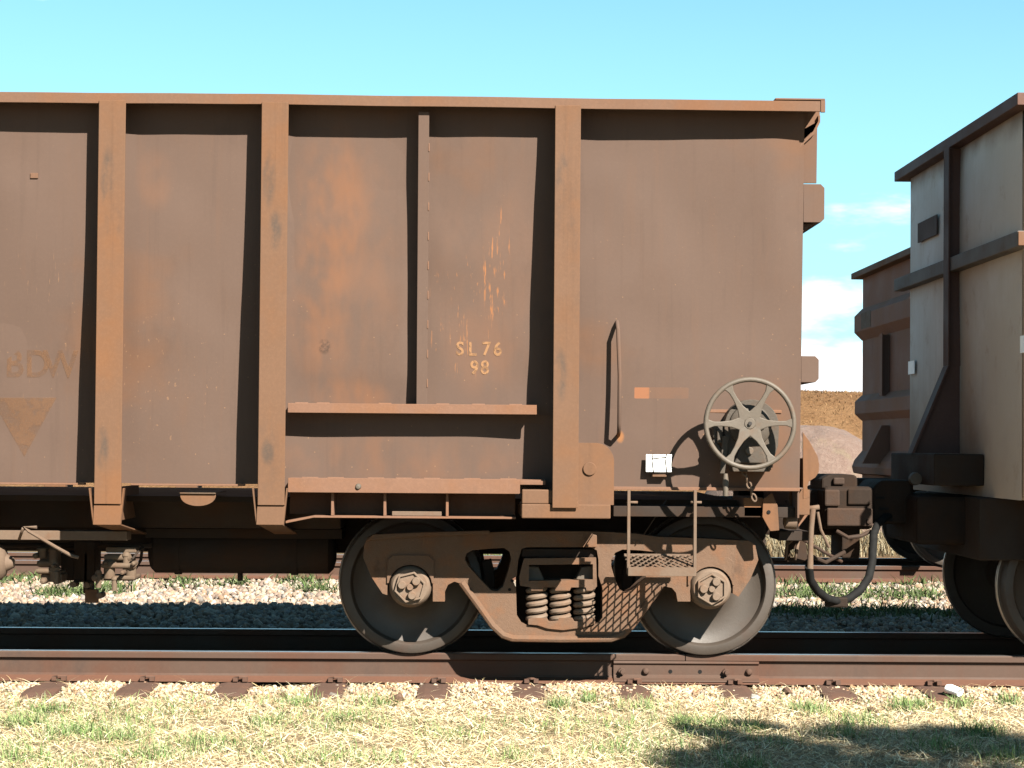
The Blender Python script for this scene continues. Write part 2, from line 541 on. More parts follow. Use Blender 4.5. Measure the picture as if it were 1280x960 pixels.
col = mix(nt, ramp(nt, sp.outputs[1], 24.5, 27), col, c3)
nt.links.new(col, b.inputs['Base Color'])
b.inputs['Roughness'].default_value = 0.95
b.inputs['Specular IOR Level'].default_value = 0.1
bp = N(nt, 'ShaderNodeBump', {'Strength': 0.7, 'Distance': 0.03, 'Height': noise(nt, pos, 60, 6, 0.7)})
nt.links.new(bp.outputs[0], b.inputs['Normal'])
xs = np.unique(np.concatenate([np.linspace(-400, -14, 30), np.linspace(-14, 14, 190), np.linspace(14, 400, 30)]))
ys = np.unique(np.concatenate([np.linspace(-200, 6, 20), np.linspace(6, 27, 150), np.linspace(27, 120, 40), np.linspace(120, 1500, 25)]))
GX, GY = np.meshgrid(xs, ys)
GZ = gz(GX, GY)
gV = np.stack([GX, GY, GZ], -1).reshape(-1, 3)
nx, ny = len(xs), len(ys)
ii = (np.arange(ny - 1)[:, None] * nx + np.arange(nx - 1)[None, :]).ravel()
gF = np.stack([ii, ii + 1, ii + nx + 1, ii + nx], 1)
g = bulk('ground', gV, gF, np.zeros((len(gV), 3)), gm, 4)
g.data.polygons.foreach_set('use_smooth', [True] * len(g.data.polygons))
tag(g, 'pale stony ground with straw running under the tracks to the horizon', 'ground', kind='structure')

# hill behind, a long bank of dry spinifex
hm, nt, b = new_mat('dry_hill')
pos = N(nt, 'ShaderNodeNewGeometry').outputs['Position']
c1 = mix(nt, ramp(nt, noise(nt, pos, 0.5, 6, 0.65), 0.35, 0.7), (0.50, 0.27, 0.13), (0.66, 0.38, 0.19))
c1 = mix(nt, mul(nt, ramp(nt, noise(nt, pos, 6, 6, 0.75, (1, 1, 0.35)), 0.45, 0.66), 0.65), c1, (0.36, 0.20, 0.10))
c1 = mix(nt, mul(nt, ramp(nt, noise(nt, pos, 11, 4, 0.7, (1, 1, 0.2)), 0.52, 0.7), 0.6), c1, (0.60, 0.40, 0.21))
nt.links.new(c1, b.inputs['Base Color'])
b.inputs['Roughness'].default_value = 0.95
b.inputs['Specular IOR Level'].default_value = 0.05
bp = N(nt, 'ShaderNodeBump', {'Strength': 0.8, 'Distance': 0.3, 'Height': noise(nt, pos, 5, 6, 0.75)})
nt.links.new(bp.outputs[0], b.inputs['Normal'])
ZH = az(493, 62, 1040)
xs = np.linspace(-120, 140, 160)
ys = np.linspace(50, 96, 40)
GX, GY = np.meshgrid(xs, ys)
prof = sstep(50, 62, GY) * (1 - 0.25 * sstep(64, 70, GY)) * (1 - sstep(80, 96, GY))
GZ = -0.6 + (ZH + 0.6) * prof * (0.93 + 0.10 * (vnoise(GX, GY * 0, 0.045, 3)) + 0.03 * vnoise(GX, GY, 0.6, 4)) * (1 - sstep(70, 130, np.abs(GX)) * 0.9)
gV = np.stack([GX, GY, GZ], -1).reshape(-1, 3)
nx, ny = len(xs), len(ys)
ii = (np.arange(ny - 1)[:, None] * nx + np.arange(nx - 1)[None, :]).ravel()
gF = np.stack([ii, ii + 1, ii + nx + 1, ii + nx], 1)
h = bulk('hill', gV, gF, np.zeros((len(gV), 3)), hm, 4)
h.data.polygons.foreach_set('use_smooth', [True] * len(h.data.polygons))
tag(h, 'long low bank of dry orange grass seen between the wagons', 'hill', kind='structure')

# gravel heap in front of the bank
gp, nt, b = new_mat('gravel_heap')
pos = N(nt, 'ShaderNodeNewGeometry').outputs['Position']
c1 = mix(nt, ramp(nt, noise(nt, pos, 9, 6, 0.75), 0.35, 0.7), (0.40, 0.25, 0.19), (0.52, 0.36, 0.285))
c1 = mix(nt, mul(nt, ramp(nt, noise(nt, pos, 2.2, 4, 0.6, (1, 1, 0.4)), 0.55, 0.7), 0.5), c1, (0.48, 0.37, 0.22))
nt.links.new(c1, b.inputs['Base Color'])
b.inputs['Roughness'].default_value = 0.95
bp = N(nt, 'ShaderNodeBump', {'Strength': 0.8, 'Distance': 0.1, 'Height': noise(nt, pos, 14, 6, 0.75)})
nt.links.new(bp.outputs[0], b.inputs['Normal'])
HX, HY = ax(1034, 36, 560), 37.5
HZ = az(541, 37, 1030)
mb = MB()
def heap(u, v):
    x = HX + (u - 0.5) * 6.4
    y = HY + (v - 0.5) * 6.0
    r = math.hypot((x - HX) / 2.6, (y - HY) / 2.7)
    k = max(0.0, 1 - r ** 2.2) ** 0.8 if r < 1 else 0
    n = float(vnoise(x, y, 1.2, 5)) * 0.22 + float(vnoise(x, y, 4, 6)) * 0.08
    return (x, y, -0.62 + (HZ + 0.55) * k + n * (0.3 + k) * 0.7)
mb.grid(heap, 70, 60)
tag(mb.build('gravel_heap', gp), 'pinkish grey gravel heap standing before the orange grass bank', 'gravel heap')

# ------------------------------------------------------------------ near track
def rail_profile(yc, ztop):
    pts = [(-0.036, -0.008), (-0.030, 0.0), (0.030, 0.0), (0.036, -0.008), (0.035, -0.040), (0.012, -0.052), (0.009, -0.068), (0.009, -0.140),
           (0.016, -0.153), (0.075, -0.171), (0.076, -0.186), (-0.076, -0.186), (-0.075, -0.171), (-0.016, -0.153), (-0.009, -0.140), (-0.009, -0.068), (-0.012, -0.052), (-0.035, -0.040)]
    return [(yc + a, ztop + z) for a, z in pts]
def rail(x0, x1, yc, ztop, label, group):
    e = empty('rail', ((x0 + x1) / 2, yc, ztop - 0.186), label, 'rail', group)
    mb = MB().prism(rail_profile(yc, ztop), 'x', x0, x1)
    o = mb.build('rail_section', M_RAIL, e)
    me = o.data
    me.materials.append(M_RAILTOP)
    me.materials.append(M_RAILFOOT)
    for p in me.polygons:
        c = p.center
        if p.normal.z > 0.9 and c.z > 0.18:
            p.material_index = 1
        elif c.z < 0.034 and abs(p.normal.x) < 0.5:
            p.material_index = 2
    return e
XJ = ax(856, YR, 820)
rail(-14, XJ - 0.003, YR, 0, 'rusty near rail running left from the bolted joint', 'rails of the near track')
rail(XJ + 0.003, 14, YR, 0, 'rusty near rail running right from the bolted joint', 'rails of the near track')
rail(-14, 14, YRF, 0, 'far rail of the near track with a bluish shiny top', 'rails of the near track')
rail(-30, 40, Y2 - 0.7535, 0, 'nearer rail of the second track behind the train', 'rails of the second track')
rail(-30, 40, Y2 + 0.7535, 0, 'farther rail of the second track behind the train', 'rails of the second track')

# fishplate
x0, x1 = ax(767, YR - 0.05, 840), ax(949, YR - 0.05, 840)
e = empty('fishplate', ((x0 + x1) / 2, YR - 0.04, -0.17), 'rusty bolted fishplate joining the two near rails below the right wheel', 'fishplate')
pp = [(YR - 0.013, -0.048), (YR - 0.038, -0.043), (YR - 0.042, -0.058), (YR - 0.027, -0.070), (YR - 0.027, -0.134), (YR - 0.046, -0.150), (YR - 0.080, -0.164), (YR - 0.082, -0.172), (YR - 0.076, -0.1685), (YR - 0.013, -0.150)]
MB().prism(pp, 'x', x0, x1).build('plate', M_RAIL, e, 0.003)
for i, px in enumerate((777, 807, 838, 875, 907, 936)):
    p = at(px, 839 + (px - 777) * 0.008, YR - 0.03)
    if i in (2, 3):
        mb = MB().cyl((p.x, YR - 0.0285, p.z), (p.x, YR - 0.02, p.z), 0.013, 14)
        mb.build('bolt_hole', M_BLACK, e)
    elif i in (0, 4):
        mb = MB().cyl((p.x, YR - 0.055, p.z), (p.x, YR - 0.02, p.z), 0.024, 6)
        mb.cyl((p.x, YR - 0.085, p.z), (p.x, YR - 0.05, p.z), 0.012, 10)
        mb.build('bolt', M_RAIL, e, 0.002)
    else:
        mb = MB().lathe([(0.001, -0.028), (0.012, -0.026), (0.021, -0.016), (0.024, 0.0), (0.001, 0.004)], (p.x, YR - 0.027, p.z), 'y', 16, True)
        mb.build('bolt', M_RAIL, e)

# steel sleepers, ends showing in front of the near rail
spx = [62, 172, 292, 415, 543, 663, 790, 918, 1040, 1163, 1290]
ordn = ['first', 'second', 'third', 'fourth', 'fifth', 'sixth', 'seventh', 'eighth', 'ninth', 'tenth', 'eleventh']
sxs = [atz(p, 858, -0.19).x for p in spx]
step_x = (sxs[-1] - sxs[0]) / (len(sxs) - 1)
prof = [(-0.115, -0.30), (-0.10, -0.185), (-0.055, -0.178), (0.055, -0.178), (0.10, -0.185), (0.115, -0.30), (0.108, -0.30), (0.093, -0.192), (-0.093, -0.192), (-0.108, -0.30)]
def sleeper_mesh():
    mb = MB()
    ya = -1.42
    # trough that bends down at its ends
    secs = [(-1.40, -0.055), (-1.30, -0.020), (-1.18, -0.010), (1.18, -0.010), (1.30, -0.020), (1.40, -0.055)]
    n = len(prof)
    v = [(x, y, z + dz) for (y, dz) in secs for (x, z) in prof]
    f = []
    for i in range(len(secs) - 1):
        for k in range(n):
            l = (k + 1) % n
            f.append((i * n + k, i * n + l, (i + 1) * n + l, (i + 1) * n + k))
    mb.add(v, f)
    for i in (0, len(secs) - 1):
        mb.add([v[i * n + k] for k in range(n)], [(0, 1, 8, 9), (1, 2, 7, 8), (2, 3, 6, 7)] if False else [(0, 1, 8, 9), (1, 2, 3, 4, 7, 8), (4, 5, 6, 7)])
    return mb.mesh('sleeper', M_SLEEPER)
SLM = sleeper_mesh()
mb = MB().box(-0.05, -0.02, -0.02, 0.02, -0.012, 0.012).box(0.01, 0.04, -0.022, 0.02, -0.012, 0.014).tube([(-0.05, 0.02, 0.005), (-0.01, -0.02, 0.016), (0.035, 0.02, 0.01)], 0.008, 6)
CLM = mb.mesh('rail_clip', M_SLEEPER)
allx = [(sxs[0] - step_x * k, None) for k in (3, 2, 1)] + [(x, i) for i, x in enumerate(sxs)] + [(sxs[-1] + step_x * k, None) for k in (1, 2)]
nout = 0
for x, i in allx:
    o = bpy.data.objects.new('steel_sleeper', SLM)
    COL.objects.link(o)
    o.location = (x, YC, 0)
    o.rotation_euler = (0, 0, random.uniform(-0.02, 0.02))
    if i is None:
        nout += 1
        tag(o, 'rusty steel sleeper under the near track, %s' % ['third beyond the left edge of the picture', 'second beyond the left edge of the picture', 'first beyond the left edge of the picture', 'first beyond the right edge of the picture', 'second beyond the right edge of the picture'][nout - 1], 'sleeper', 'steel sleepers of the near track')
    else:
        tag(o, 'rusty steel sleeper end poking out below the near rail, %s from the left' % ordn[i], 'sleeper', 'steel sleepers of the near track')
    place('rail_clip', CLM, o, (x + 0.03, YR - 0.09, -0.168))

# ------------------------------------------------------------------ the rusty ore wagon
WG = empty('ore_wagon', ((XS + XE) / 2, YC, 0), 'rusty brown ribbed ore wagon with a brake handwheel filling the picture', 'ore wagon')
YB2 = 2 * YC                        # mirror line helper: far side y = YB2 - y
xP1, xP2, xRB, xP4 = (ax(p, YF, 370) for p in (137.5, 341.5, 527.5, 708.5))
PW = 0.159
ZB = az(605, 11.69, 300)            # foot of the side plates
ZLEDGE_T, ZLEDGE_B = az(505.5, 11.5), az(517.5, 11.5)
ZFL_T, ZFL_B = az(599, 11.5), az(617, 11.5)
seedc = [0]
def panel(name, xa, xb, za, zb, mat=M_SIDE, dent=0.026, far=False, label=None):
    seedc[0] += 1
    sd = seedc[0]
    def fn(u, v):
        x, z = xa + (xb - xa) * u, za + (zb - za) * v
        edge = min(1, 8 * min(u, 1 - u)) * min(1, 8 * min(v, 1 - v))
        y = yw(z) + dent * edge * ((float(vnoise(x, z, 1.25, sd)) - 0.5) * 2 + 0.5 * (float(vnoise(x, z, 3.5, sd + 9)) - 0.5))
        y += 0.004 * (float(vnoise(x, z * 0.3, 3.0, sd + 4)) - 0.5) * edge
        return (x, YB2 - y if far else y, z)
    mb = MB()
    mb.grid(fn, 30, 40)
    def bk(u, v):
        x, y, z = fn(u, v)
        return (x, y + (-0.012 if far else 0.012), z)
    mb.grid(bk, 2, 2)
    return mb.build(name, mat, WG, label=label)
pxs = [xP1 - 0.985 * k for k in range(6, 0, -1)]
edges = [XS] + pxs + [xP1, xP2]
for a, bb in zip(edges[:-1], edges[1:]):
    panel('side_panel', a, bb, ZB, ZT - 0.01)
panel('side_panel', xP2, xRB, ZLEDGE_B, ZT - 0.01, label='side panel with a broad orange rust bloom')
panel('side_panel', xRB, xP4, ZLEDGE_B, ZT - 0.01, label='side panel with stencilled lettering and rust scratches')
panel('side_panel', xP2, xP4, ZFL_B + 0.01, ZLEDGE_B, label='low side panel under the ledge')
panel('side_panel', xP4, XE, az(610, 11.69, 850), ZT - 0.01, label='plain end side panel behind the handwheel')
panel('far_side_panel', XS, XE, ZB, ZT - 0.01, far=True)

# posts
ZPB = az(632, YF, 400)
def post(x, w, zt, zb, yf=YF, mat=M_POST, name='side_post', depth=0.33):
    mb = MB()
    mb.box(x - w / 2, x + w / 2, yf, yf + 0.010, zb, zt)
    mb.hexa([(x - w / 2 + 0.052, yf + 0.010, zb), (x - w / 2 + 0.064, yf + 0.010, zb), (x - w / 2 + 0.064, yw(zb) + 0.01, zb), (x - w / 2 + 0.052, yw(zb) + 0.01, zb)],
            [(x - w / 2 + 0.052, yf + 0.010, zt), (x - w / 2 + 0.064, yf + 0.010, zt), (x - w / 2 + 0.064, yw(zt) + 0.01, zt), (x - w / 2 + 0.052, yw(zt) + 0.01, zt)])
    mb.hexa([(x + w / 2 - 0.064, yf + 0.010, zb), (x + w / 2 - 0.052, yf + 0.010, zb), (x + w / 2 - 0.052, yw(zb) + 0.01, zb), (x + w / 2 - 0.064, yw(zb) + 0.01, zb)],
            [(x + w / 2 - 0.064, yf + 0.010, zt), (x + w / 2 - 0.052, yf + 0.010, zt), (x + w / 2 - 0.052, yw(zt) + 0.01, zt), (x + w / 2 - 0.064, yw(zt) + 0.01, zt)])
    return mb.build(name, mat, WG, 0.003)
ZPT = ZLB + 0.018
for x in pxs + [xP1, xP2]:
    post(x, PW, ZPT, ZPB)
post(xP4, 0.153, ZPT, az(635, YF, 706))
# the far side's posts
for x in pxs + [xP1, xP2, xP4]:
    MB().box(x - PW / 2, x + PW / 2, YB2 - YF, YB2 - yw(ZB) + 0.005, ZPB, ZPT).build('far_side_post', M_POST, WG, 0.004)
# thin rib: an angle with stitch welds
zr0, zr1 = az(508, 11.5, 525), az(141, 11.5, 530)
mb = MB()
w = 0.064
mb.hexa([(xRB - w / 2, yw(zr0) - 0.115, zr0), (xRB + w / 2, yw(zr0) - 0.115, zr0), (xRB + w / 2, yw(zr0) - 0.105, zr0), (xRB - w / 2, yw(zr0) - 0.105, zr0)],
        [(xRB - w / 2, yw(zr1) - 0.115, zr1), (xRB + w / 2, yw(zr1) - 0.115, zr1), (xRB + w / 2, yw(zr1) - 0.105, zr1), (xRB - w / 2, yw(zr1) - 0.105, zr1)])
mb.hexa([(xRB - w / 2, yw(zr0) - 0.105, zr0), (xRB - w / 2 + 0.01, yw(zr0) - 0.105, zr0), (xRB - w / 2 + 0.01, yw(zr0) + 0.01, zr0), (xRB - w / 2, yw(zr0) + 0.01, zr0)],
        [(xRB - w / 2, yw(zr1) - 0.105, zr1), (xRB - w / 2 + 0.01, yw(zr1) - 0.105, zr1), (xRB - w / 2 + 0.01, yw(zr1) + 0.01, zr1), (xRB - w / 2, yw(zr1) + 0.01, zr1)])
rib = mb.build('thin_rib', M_SIDE, WG, 0.002)
wm = MB()
for k in range(9):
    z = zr0 + (zr1 - zr0) * (0.08 + 0.1 * k)
    p = Vector((xRB + w / 2 + 0.001, yw(z) - 0.114, z))
    MB().box(p.x - 0.004, p.x + 0.003, p.y - 0.004, p.y + 0.008, z - 0.025, z + 0.025).build('weld', M_FLANGE, rib, 0.002)

# top lip along the near side, slightly wavy
def lip(far=False):
    mb = MB()
    n = 60
    pts = []
    for i in range(n + 1):
        x = XS - 0.08 + (XLIP - XS + 0.08) * i / n
        dz = 0.010 * (float(vnoise(x, 0, 0.9, 31)) - 0.5) + 0.004 * (float(vnoise(x, 0, 3.0, 32)) - 0.5)
        dy = 0.006 * (float(vnoise(x, 0, 1.3, 33)) - 0.5)
        sec = [(YL + dy, ZLB + dz), (YL + dy, ZT + dz), (YL + 0.20, ZT + dz + 0.004), (YL + 0.20, ZT - 0.012 + dz), (YL + 0.012 + dy, ZT - 0.012 + dz), (YL + 0.012 + dy, ZLB + dz)]
        pts += [(x, YB2 - y if far else y, z) for y, z in sec]
    f = []
    for i in range(n):
        for k in range(6):
            l = (k + 1) % 6
            f.append((i * 6 + k, i * 6 + l, (i + 1) * 6 + l, (i + 1) * 6 + k))
    f += [tuple(range(6)), tuple(reversed(range(n * 6, n * 6 + 6)))]
    mb.add(pts, f)
    return mb.build('far_top_lip' if far else 'top_lip', M_LIP, WG, 0.002)
lip()
lip(True)
# raised corner cap
xa = ax(969, YL, 126)
MB().box(xa, XLIP + 0.006, YL - 0.006, YL + 0.24, ZT + 0.004, ZT + 0.014).box(XLIP - 0.02, XLIP + 0.007, YL - 0.006, YL + 0.01, ZLB - 0.006, ZT + 0.0035).build('corner_cap', M_LIP, WG, 0.002)

# ledge, lower flange, sill
ya = yw(ZLEDGE_T)
xl0, xl1 = xP2 + PW / 2 + 0.002, ax(671, 11.52, 511)
o = MB().box(xl0, xl1, ya - 0.145, ya - 0.133, ZLEDGE_B, ZLEDGE_T).box(xl0, xl1, ya - 0.133, ya + 0.01, ZLEDGE_T - 0.012, ZLEDGE_T).build('ledge', M_FLANGE, WG, 0.002)
for px in (375, 402, 480, 553, 598, 645):
    x = ax(px, 11.55, 504)
    MB().box(x - 0.04, x + 0.04, ya - 0.02, ya - 0.003, ZLEDGE_T - 0.002, ZLEDGE_T + 0.008).build('weld', M_FLANGE, o, 0.003)
xf1 = ax(682, 11.5, 608)
o = MB().box(xP2 + PW / 2 + 0.01, ax(650, 11.5, 608), 11.500, 11.515, ZFL_B, ZFL_T).box(ax(650, 11.5, 608), xf1, 11.502, 11.517, ZFL_B + 0.055, ZFL_T - 0.008).box(xP2 + PW / 2 + 0.01, xf1, 11.5175, 11.80, ZFL_T - 0.02, ZFL_T - 0.001).build('lower_flange', M_FLANGE, WG, 0.002)
for px in (388, 420, 470, 505, 540, 590, 635):
    x = ax(px, 11.55, 599)
    MB().box(x - 0.05, x + 0.05, 11.512, 11.53, ZFL_T - 0.004, ZFL_T + 0.006).build('weld', M_FLANGE, o, 0.003)
x = ax(448, 11.5, 608)
MB().lathe([(0.001, -0.014), (0.014, -0.012), (0.018, 0.0), (0.001, 0.003)], (x, 11.4995, az(608, 11.5, 448)), 'y', 14).build('plug', M_GREY, o)
# sill channel with stiffening ribs below the flange
zs0, zs1 = az(648, 11.55, 520), az(641.5, 11.55, 520)
xs0, xs1 = ax(392, 11.55, 640), ax(645, 11.55, 640)
xb = ax(357, 11.55, 650)
mb = MB()
mb.box(xs0, xs1, 11.55, 11.86, zs0, zs0 + 0.012)
mb.hexa([(xb, 11.55, zs0 - 0.035), (xs0, 11.55, zs0), (xs0, 11.86, zs0), (xb, 11.86, zs0 - 0.035)], [(xb, 11.55, zs0 - 0.021), (xs0, 11.55, zs0 + 0.012), (xs0, 11.86, zs0 + 0.012), (xb, 11.86, zs0 - 0.021)])
mb.box(xb, xs1, 11.80, 11.815, zs0 + 0.013, ZFL_T - 0.022)
o = mb.build('side_sill', M_FLANGE, WG, 0.002)
for px in (415.5, 481, 559):
    x = ax(px, 11.56, 632)
    MB().box(x - 0.008, x + 0.008, 11.56, 11.799, zs0 + 0.013, ZFL_T - 0.04).build('sill_rib', M_FLANGE, o, 0.002)
x0, x1 = ax(490, 11.6, 638), ax(552, 11.6, 638)
MB().box(x0, x1, 11.60, 11.62, zs0 + 0.013, zs0 + 0.04).build('packing_strip', M_TAN, o, 0.003)
# foot ledge under the side plates
for a, bb in zip(edges[:-1], edges[1:]):
    MB().box(a + 0.09, bb - 0.19 if bb < xP2 + 1 else bb, yw(ZB) - 0.03, yw(ZB) + 0.03, ZB - 0.012, ZB - 0.001).build('foot_ledge', M_FLANGE, WG, 0.002)
x0 = ax(764, 11.66, 610)
MB().box(x0, XE - 0.002, yw(1.0) - 0.030, yw(1.0) + 0.02, az(613, 11.66, 850), az(608.5, 11.66, 850) - 0.002).build('foot_ledge', M_FLANGE, WG, 0.002)

# cross bearers at the posts' feet
def foot(px, x):
    pl = [xz(px - 24, 610, YF + 0.02), xz(px - 19.5, 656, YF + 0.02), xz(px + 15.5, 656, YF + 0.02), xz(px + 20.5, 610, YF + 0.02)]
    base = ax(px, YF + 0.02, 632)
    dx = [p[0] - base for p in pl]
    zt, zb = pl[0][1], pl[1][1]
    mb = MB()
    P = [(x + dx[0], zt), (x + dx[1], zb), (x + dx[2], zb), (x + dx[3], zt)]
    mb.prism([(x + dx[1] + 0.003, zb), (x + dx[2] - 0.003, zb), (x + PW / 2 + 0.004, ZPB - 0.006), (x - PW / 2 - 0.004, ZPB - 0.006)], 'y', YF + 0.012, YF + 0.022)
    for s in (0, 1):
        a, bq = (P[0], P[1]) if s == 0 else (P[3], P[2])
        t = 0.009 if s == 0 else -0.009
        mb.hexa([(a[0], YF + 0.004, a[1]), (a[0] + t, YF + 0.004, a[1]), (bq[0] + t, YF + 0.023, bq[1]), (bq[0], YF + 0.023, bq[1])],
                [(a[0], YF + 0.05, a[1]), (a[0] + t, YF + 0.05, a[1]), (bq[0] + t, YF + 0.05, bq[1]), (bq[0], YF + 0.05, bq[1])])
    mb.box(x - 0.012, x + 0.012, YF + 0.051, 12.4, zb + 0.012, zt)
    mb.hexa([(P[1][0] + 0.01, YF + 0.024, zb), (P[2][0] - 0.01, YF + 0.024, zb), (P[2][0] - 0.01, 12.4, zb - 0.10), (P[1][0] + 0.01, 12.4, zb - 0.10)],
            [(P[1][0] + 0.01, YF + 0.024, zb + 0.01), (P[2][0] - 0.01, YF + 0.024, zb + 0.01), (P[2][0] - 0.01, 12.4, zb - 0.09), (P[1][0] + 0.01, 12.4, zb - 0.09)])
    return mb.build('cross_bearer', M_POST, WG, 0.003)
for x in pxs + [xP1]:
    foot(137.5, x)
foot(341.5, xP2)
# bolster end under the last big post
mb = MB()
x0, x1 = ax(652, 11.45, 640), ax(763, 11.45, 640)
z0, z1 = az(648, 11.45, 706), az(630, 11.45, 706)
mb.box(x0, x1, 11.432, 12.6, z0, z1 - 0.001)
x2 = ax(691, 11.45, 620)
mb.box(x0 + 0.002, x2, 11.446, 11.62, z1, az(612, 11.45, 670))
mb.build('bolster_end', M_POST, WG, 0.006)
# rounded jacking plate right of the post
zc, xc, rr = az(577, 11.52, 745), ax(744, 11.52, 577), 0.112
pl = [(xP4 + 0.078, az(631, 11.52, 740)), (xc + rr, az(631, 11.52, 740))]
pl += [(xc + rr * math.cos(a), zc + rr * math.sin(a)) for a in np.linspace(0.0, math.pi / 2, 12)]
pl += [(xP4 + 0.078, zc + rr)]
o = MB().prism(pl, 'y', 11.50, 11.70).build('jacking_plate', M_POST, WG, 0.004)
p = at(737, 586, 11.50)
MB().cyl((p.x, 11.488, p.z), (p.x, 11.53, p.z), 0.040, 24).build('boss', M_POST, o, 0.004)

# floor tub, far underframe, ends
M_IN = M_UNDER
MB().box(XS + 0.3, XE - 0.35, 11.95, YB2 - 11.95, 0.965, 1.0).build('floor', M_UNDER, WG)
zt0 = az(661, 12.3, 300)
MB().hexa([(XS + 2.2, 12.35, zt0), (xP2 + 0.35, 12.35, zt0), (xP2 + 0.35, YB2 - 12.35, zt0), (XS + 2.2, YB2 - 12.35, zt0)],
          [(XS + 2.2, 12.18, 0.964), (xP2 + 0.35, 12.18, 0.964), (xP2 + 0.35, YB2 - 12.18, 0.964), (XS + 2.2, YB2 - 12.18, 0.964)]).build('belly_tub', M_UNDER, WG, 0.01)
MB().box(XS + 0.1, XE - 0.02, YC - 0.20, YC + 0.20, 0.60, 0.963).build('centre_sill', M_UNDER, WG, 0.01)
for xx in (XS, XE - 0.012):
    MB().box(xx, xx + 0.012, 11.70, YB2 - 11.70, 0.90, ZT - 0.02).build('end_wall', M_SIDE, WG, 0.002)
MB().box(ax(764, 12, 600), XE - 0.013, 11.78, YB2 - 11.78, 0.90, 0.964).build('end_floor', M_UNDER, WG, 0.003)
# end stiffeners: chamfered channels across the end, their ends show at the body's edge
def endbeam(pxa, pxb, pya, pyb, ch, name='end_beam'):
    Y = yw(az((pya + pyb) / 2, 11.62, 1003)) + 0.003
    a, bq = xz(pxa, pya, Y), xz(pxb, pyb, Y)
    x0, x1, z1, z0 = XE + 0.001, bq[0], a[1], bq[1]
    pl = [(x0, z0), (x1 - ch, z0), (x1, z0 + ch), (x1, z1 - ch), (x1 - ch, z1), (x0, z1)]
    return MB().prism(pl, 'y', Y, YB2 - Y).build(name, M_SIDE, WG, 0.002)
endbeam(1003, 1030.5, 230, 278, 0.022)
endbeam(1003, 1023.5, 445, 478, 0.022)
Y = 11.61
pl = [xz(1003.5, 278.5, Y), xz(1019, 279, Y), xz(1004, 289, Y)]
MB().prism(pl, 'y', Y + 0.05, YB2 - Y - 0.05).build('end_gusset', M_SIDE, WG, 0.001)
pl = [xz(1031, 139, YL + 0.02), xz(1031, 147, YL + 0.02), xz(1024, 162, YL + 0.02), xz(1003.5, 181, YL + 0.02), xz(1003.5, 177, YL + 0.02), xz(1022, 159, YL + 0.02), xz(1028.5, 146, YL + 0.02), xz(1028.5, 139, YL + 0.02)]
MB().prism(pl, 'y', 11.585, YB2 - 11.585).build('end_top_chord', M_LIP, WG, 0.001)
pl = [xz(1001, 134, YL + 0.1), xz(1028.5, 134, YL + 0.1), xz(1028.5, 146, YL + 0.1), xz(1022, 158, YL + 0.1), xz(1003.5, 176, YL + 0.1), xz(1001, 176, YL + 0.1)]
MB().prism(pl, 'y', YL + 0.20, YL + 0.37).build('added_chord_plate', M_LIP, WG)  # added plate blocking the view through the hollow chord so it looks dark
pl = [xz(1003.5, 162, 11.62), xz(1021.5, 152, 11.62), xz(1020.5, 229, 11.62), xz(1003.5, 229, 11.62)]
MB().prism(pl, 'y', 11.615, 11.63).build('corner_gusset', M_SIDE, WG, 0.001)
pl = [xz(a, c, 11.72) for a, c in ((1003.5, 540), (1012, 552), (1022, 570), (1024, 580), (1023.5, 590), (1019, 597), (1011, 602), (1009, 609), (1012, 622), (1004, 624))]
MB().prism(pl, 'y', 11.72, 11.735).build('corner_bracket', M_POST, WG, 0.002)
pl = [xz(a, c, 11.72) for a, c in ((1003.5, 573), (1021, 573), (1023, 590), (1019, 597), (1011, 602), (1003.5, 610))]
MB().prism(pl, 'y', 11.74, 12.3).build('corner_bracket_web', M_POST, WG, 0.002)

# grab rail
Yg = yw(az(470, 11.6, 770))
pts = [(ax(771, Yg, 402), yw(az(402, Yg, 771)) + 0.005, az(402, Yg, 771)), (ax(771.5, Yg - .05, 402), Yg - 0.06, az(405, Yg, 771)), (ax(772.5, Yg - .1, 412), Yg - 0.105, az(413, Yg, 772)),
       (ax(774.5, Yg - .1, 470), Yg - 0.11, az(470, Yg, 774)), (ax(774, Yg - .1, 532), Yg - 0.105, az(530, Yg, 774)), (ax(773.5, Yg - .05, 541), Yg - 0.06, az(541, Yg, 774)), (ax(773, Yg, 544), Yg + 0.03, az(545, Yg, 774))]
MB().tube(pts, 0.0125, 10).build('grab_rail', M_SIDE, WG)

# lettering (flat paint on the leaning plate)
def lettering(txt, px, py, hpx, mat, name, width=1.0, space=1.0):
    Yp = 11.64
    c = bpy.data.curves.new(name, 'FONT')
    c.body = txt
    c.align_x, c.align_y = 'CENTER', 'CENTER'
    c.size = hpx / 207 / 0.70
    c.space_character = space
    c.offset = c.size * 0.022
    t = bpy.data.objects.new('tmp', c)
    COL.objects.link(t)
    bpy.context.view_layer.update()
    me = bpy.data.meshes.new_from_object(t.evaluated_get(bpy.context.evaluated_depsgraph_get()))
    bpy.data.objects.remove(t)
    x0, z0 = xz(px, py, Yp)
    import bmesh
    bm = bmesh.new()
    bm.from_mesh(me)
    bmesh.ops.triangulate(bm, faces=bm.faces)
    bmesh.ops.subdivide_edges(bm, edges=[e for e in bm.edges if e.calc_length() > 0.03], cuts=2, use_grid_fill=True)
    wl_ = WG.location
    for v in bm.verts:
        x, z = x0 + v.co.x * width, z0 + v.co.y
        v.co = (x - wl_.x, 0, z - wl_.z)
    bm.to_mesh(me)
    bm.free()
    me.materials.clear()
    me.materials.append(mat)
    return me
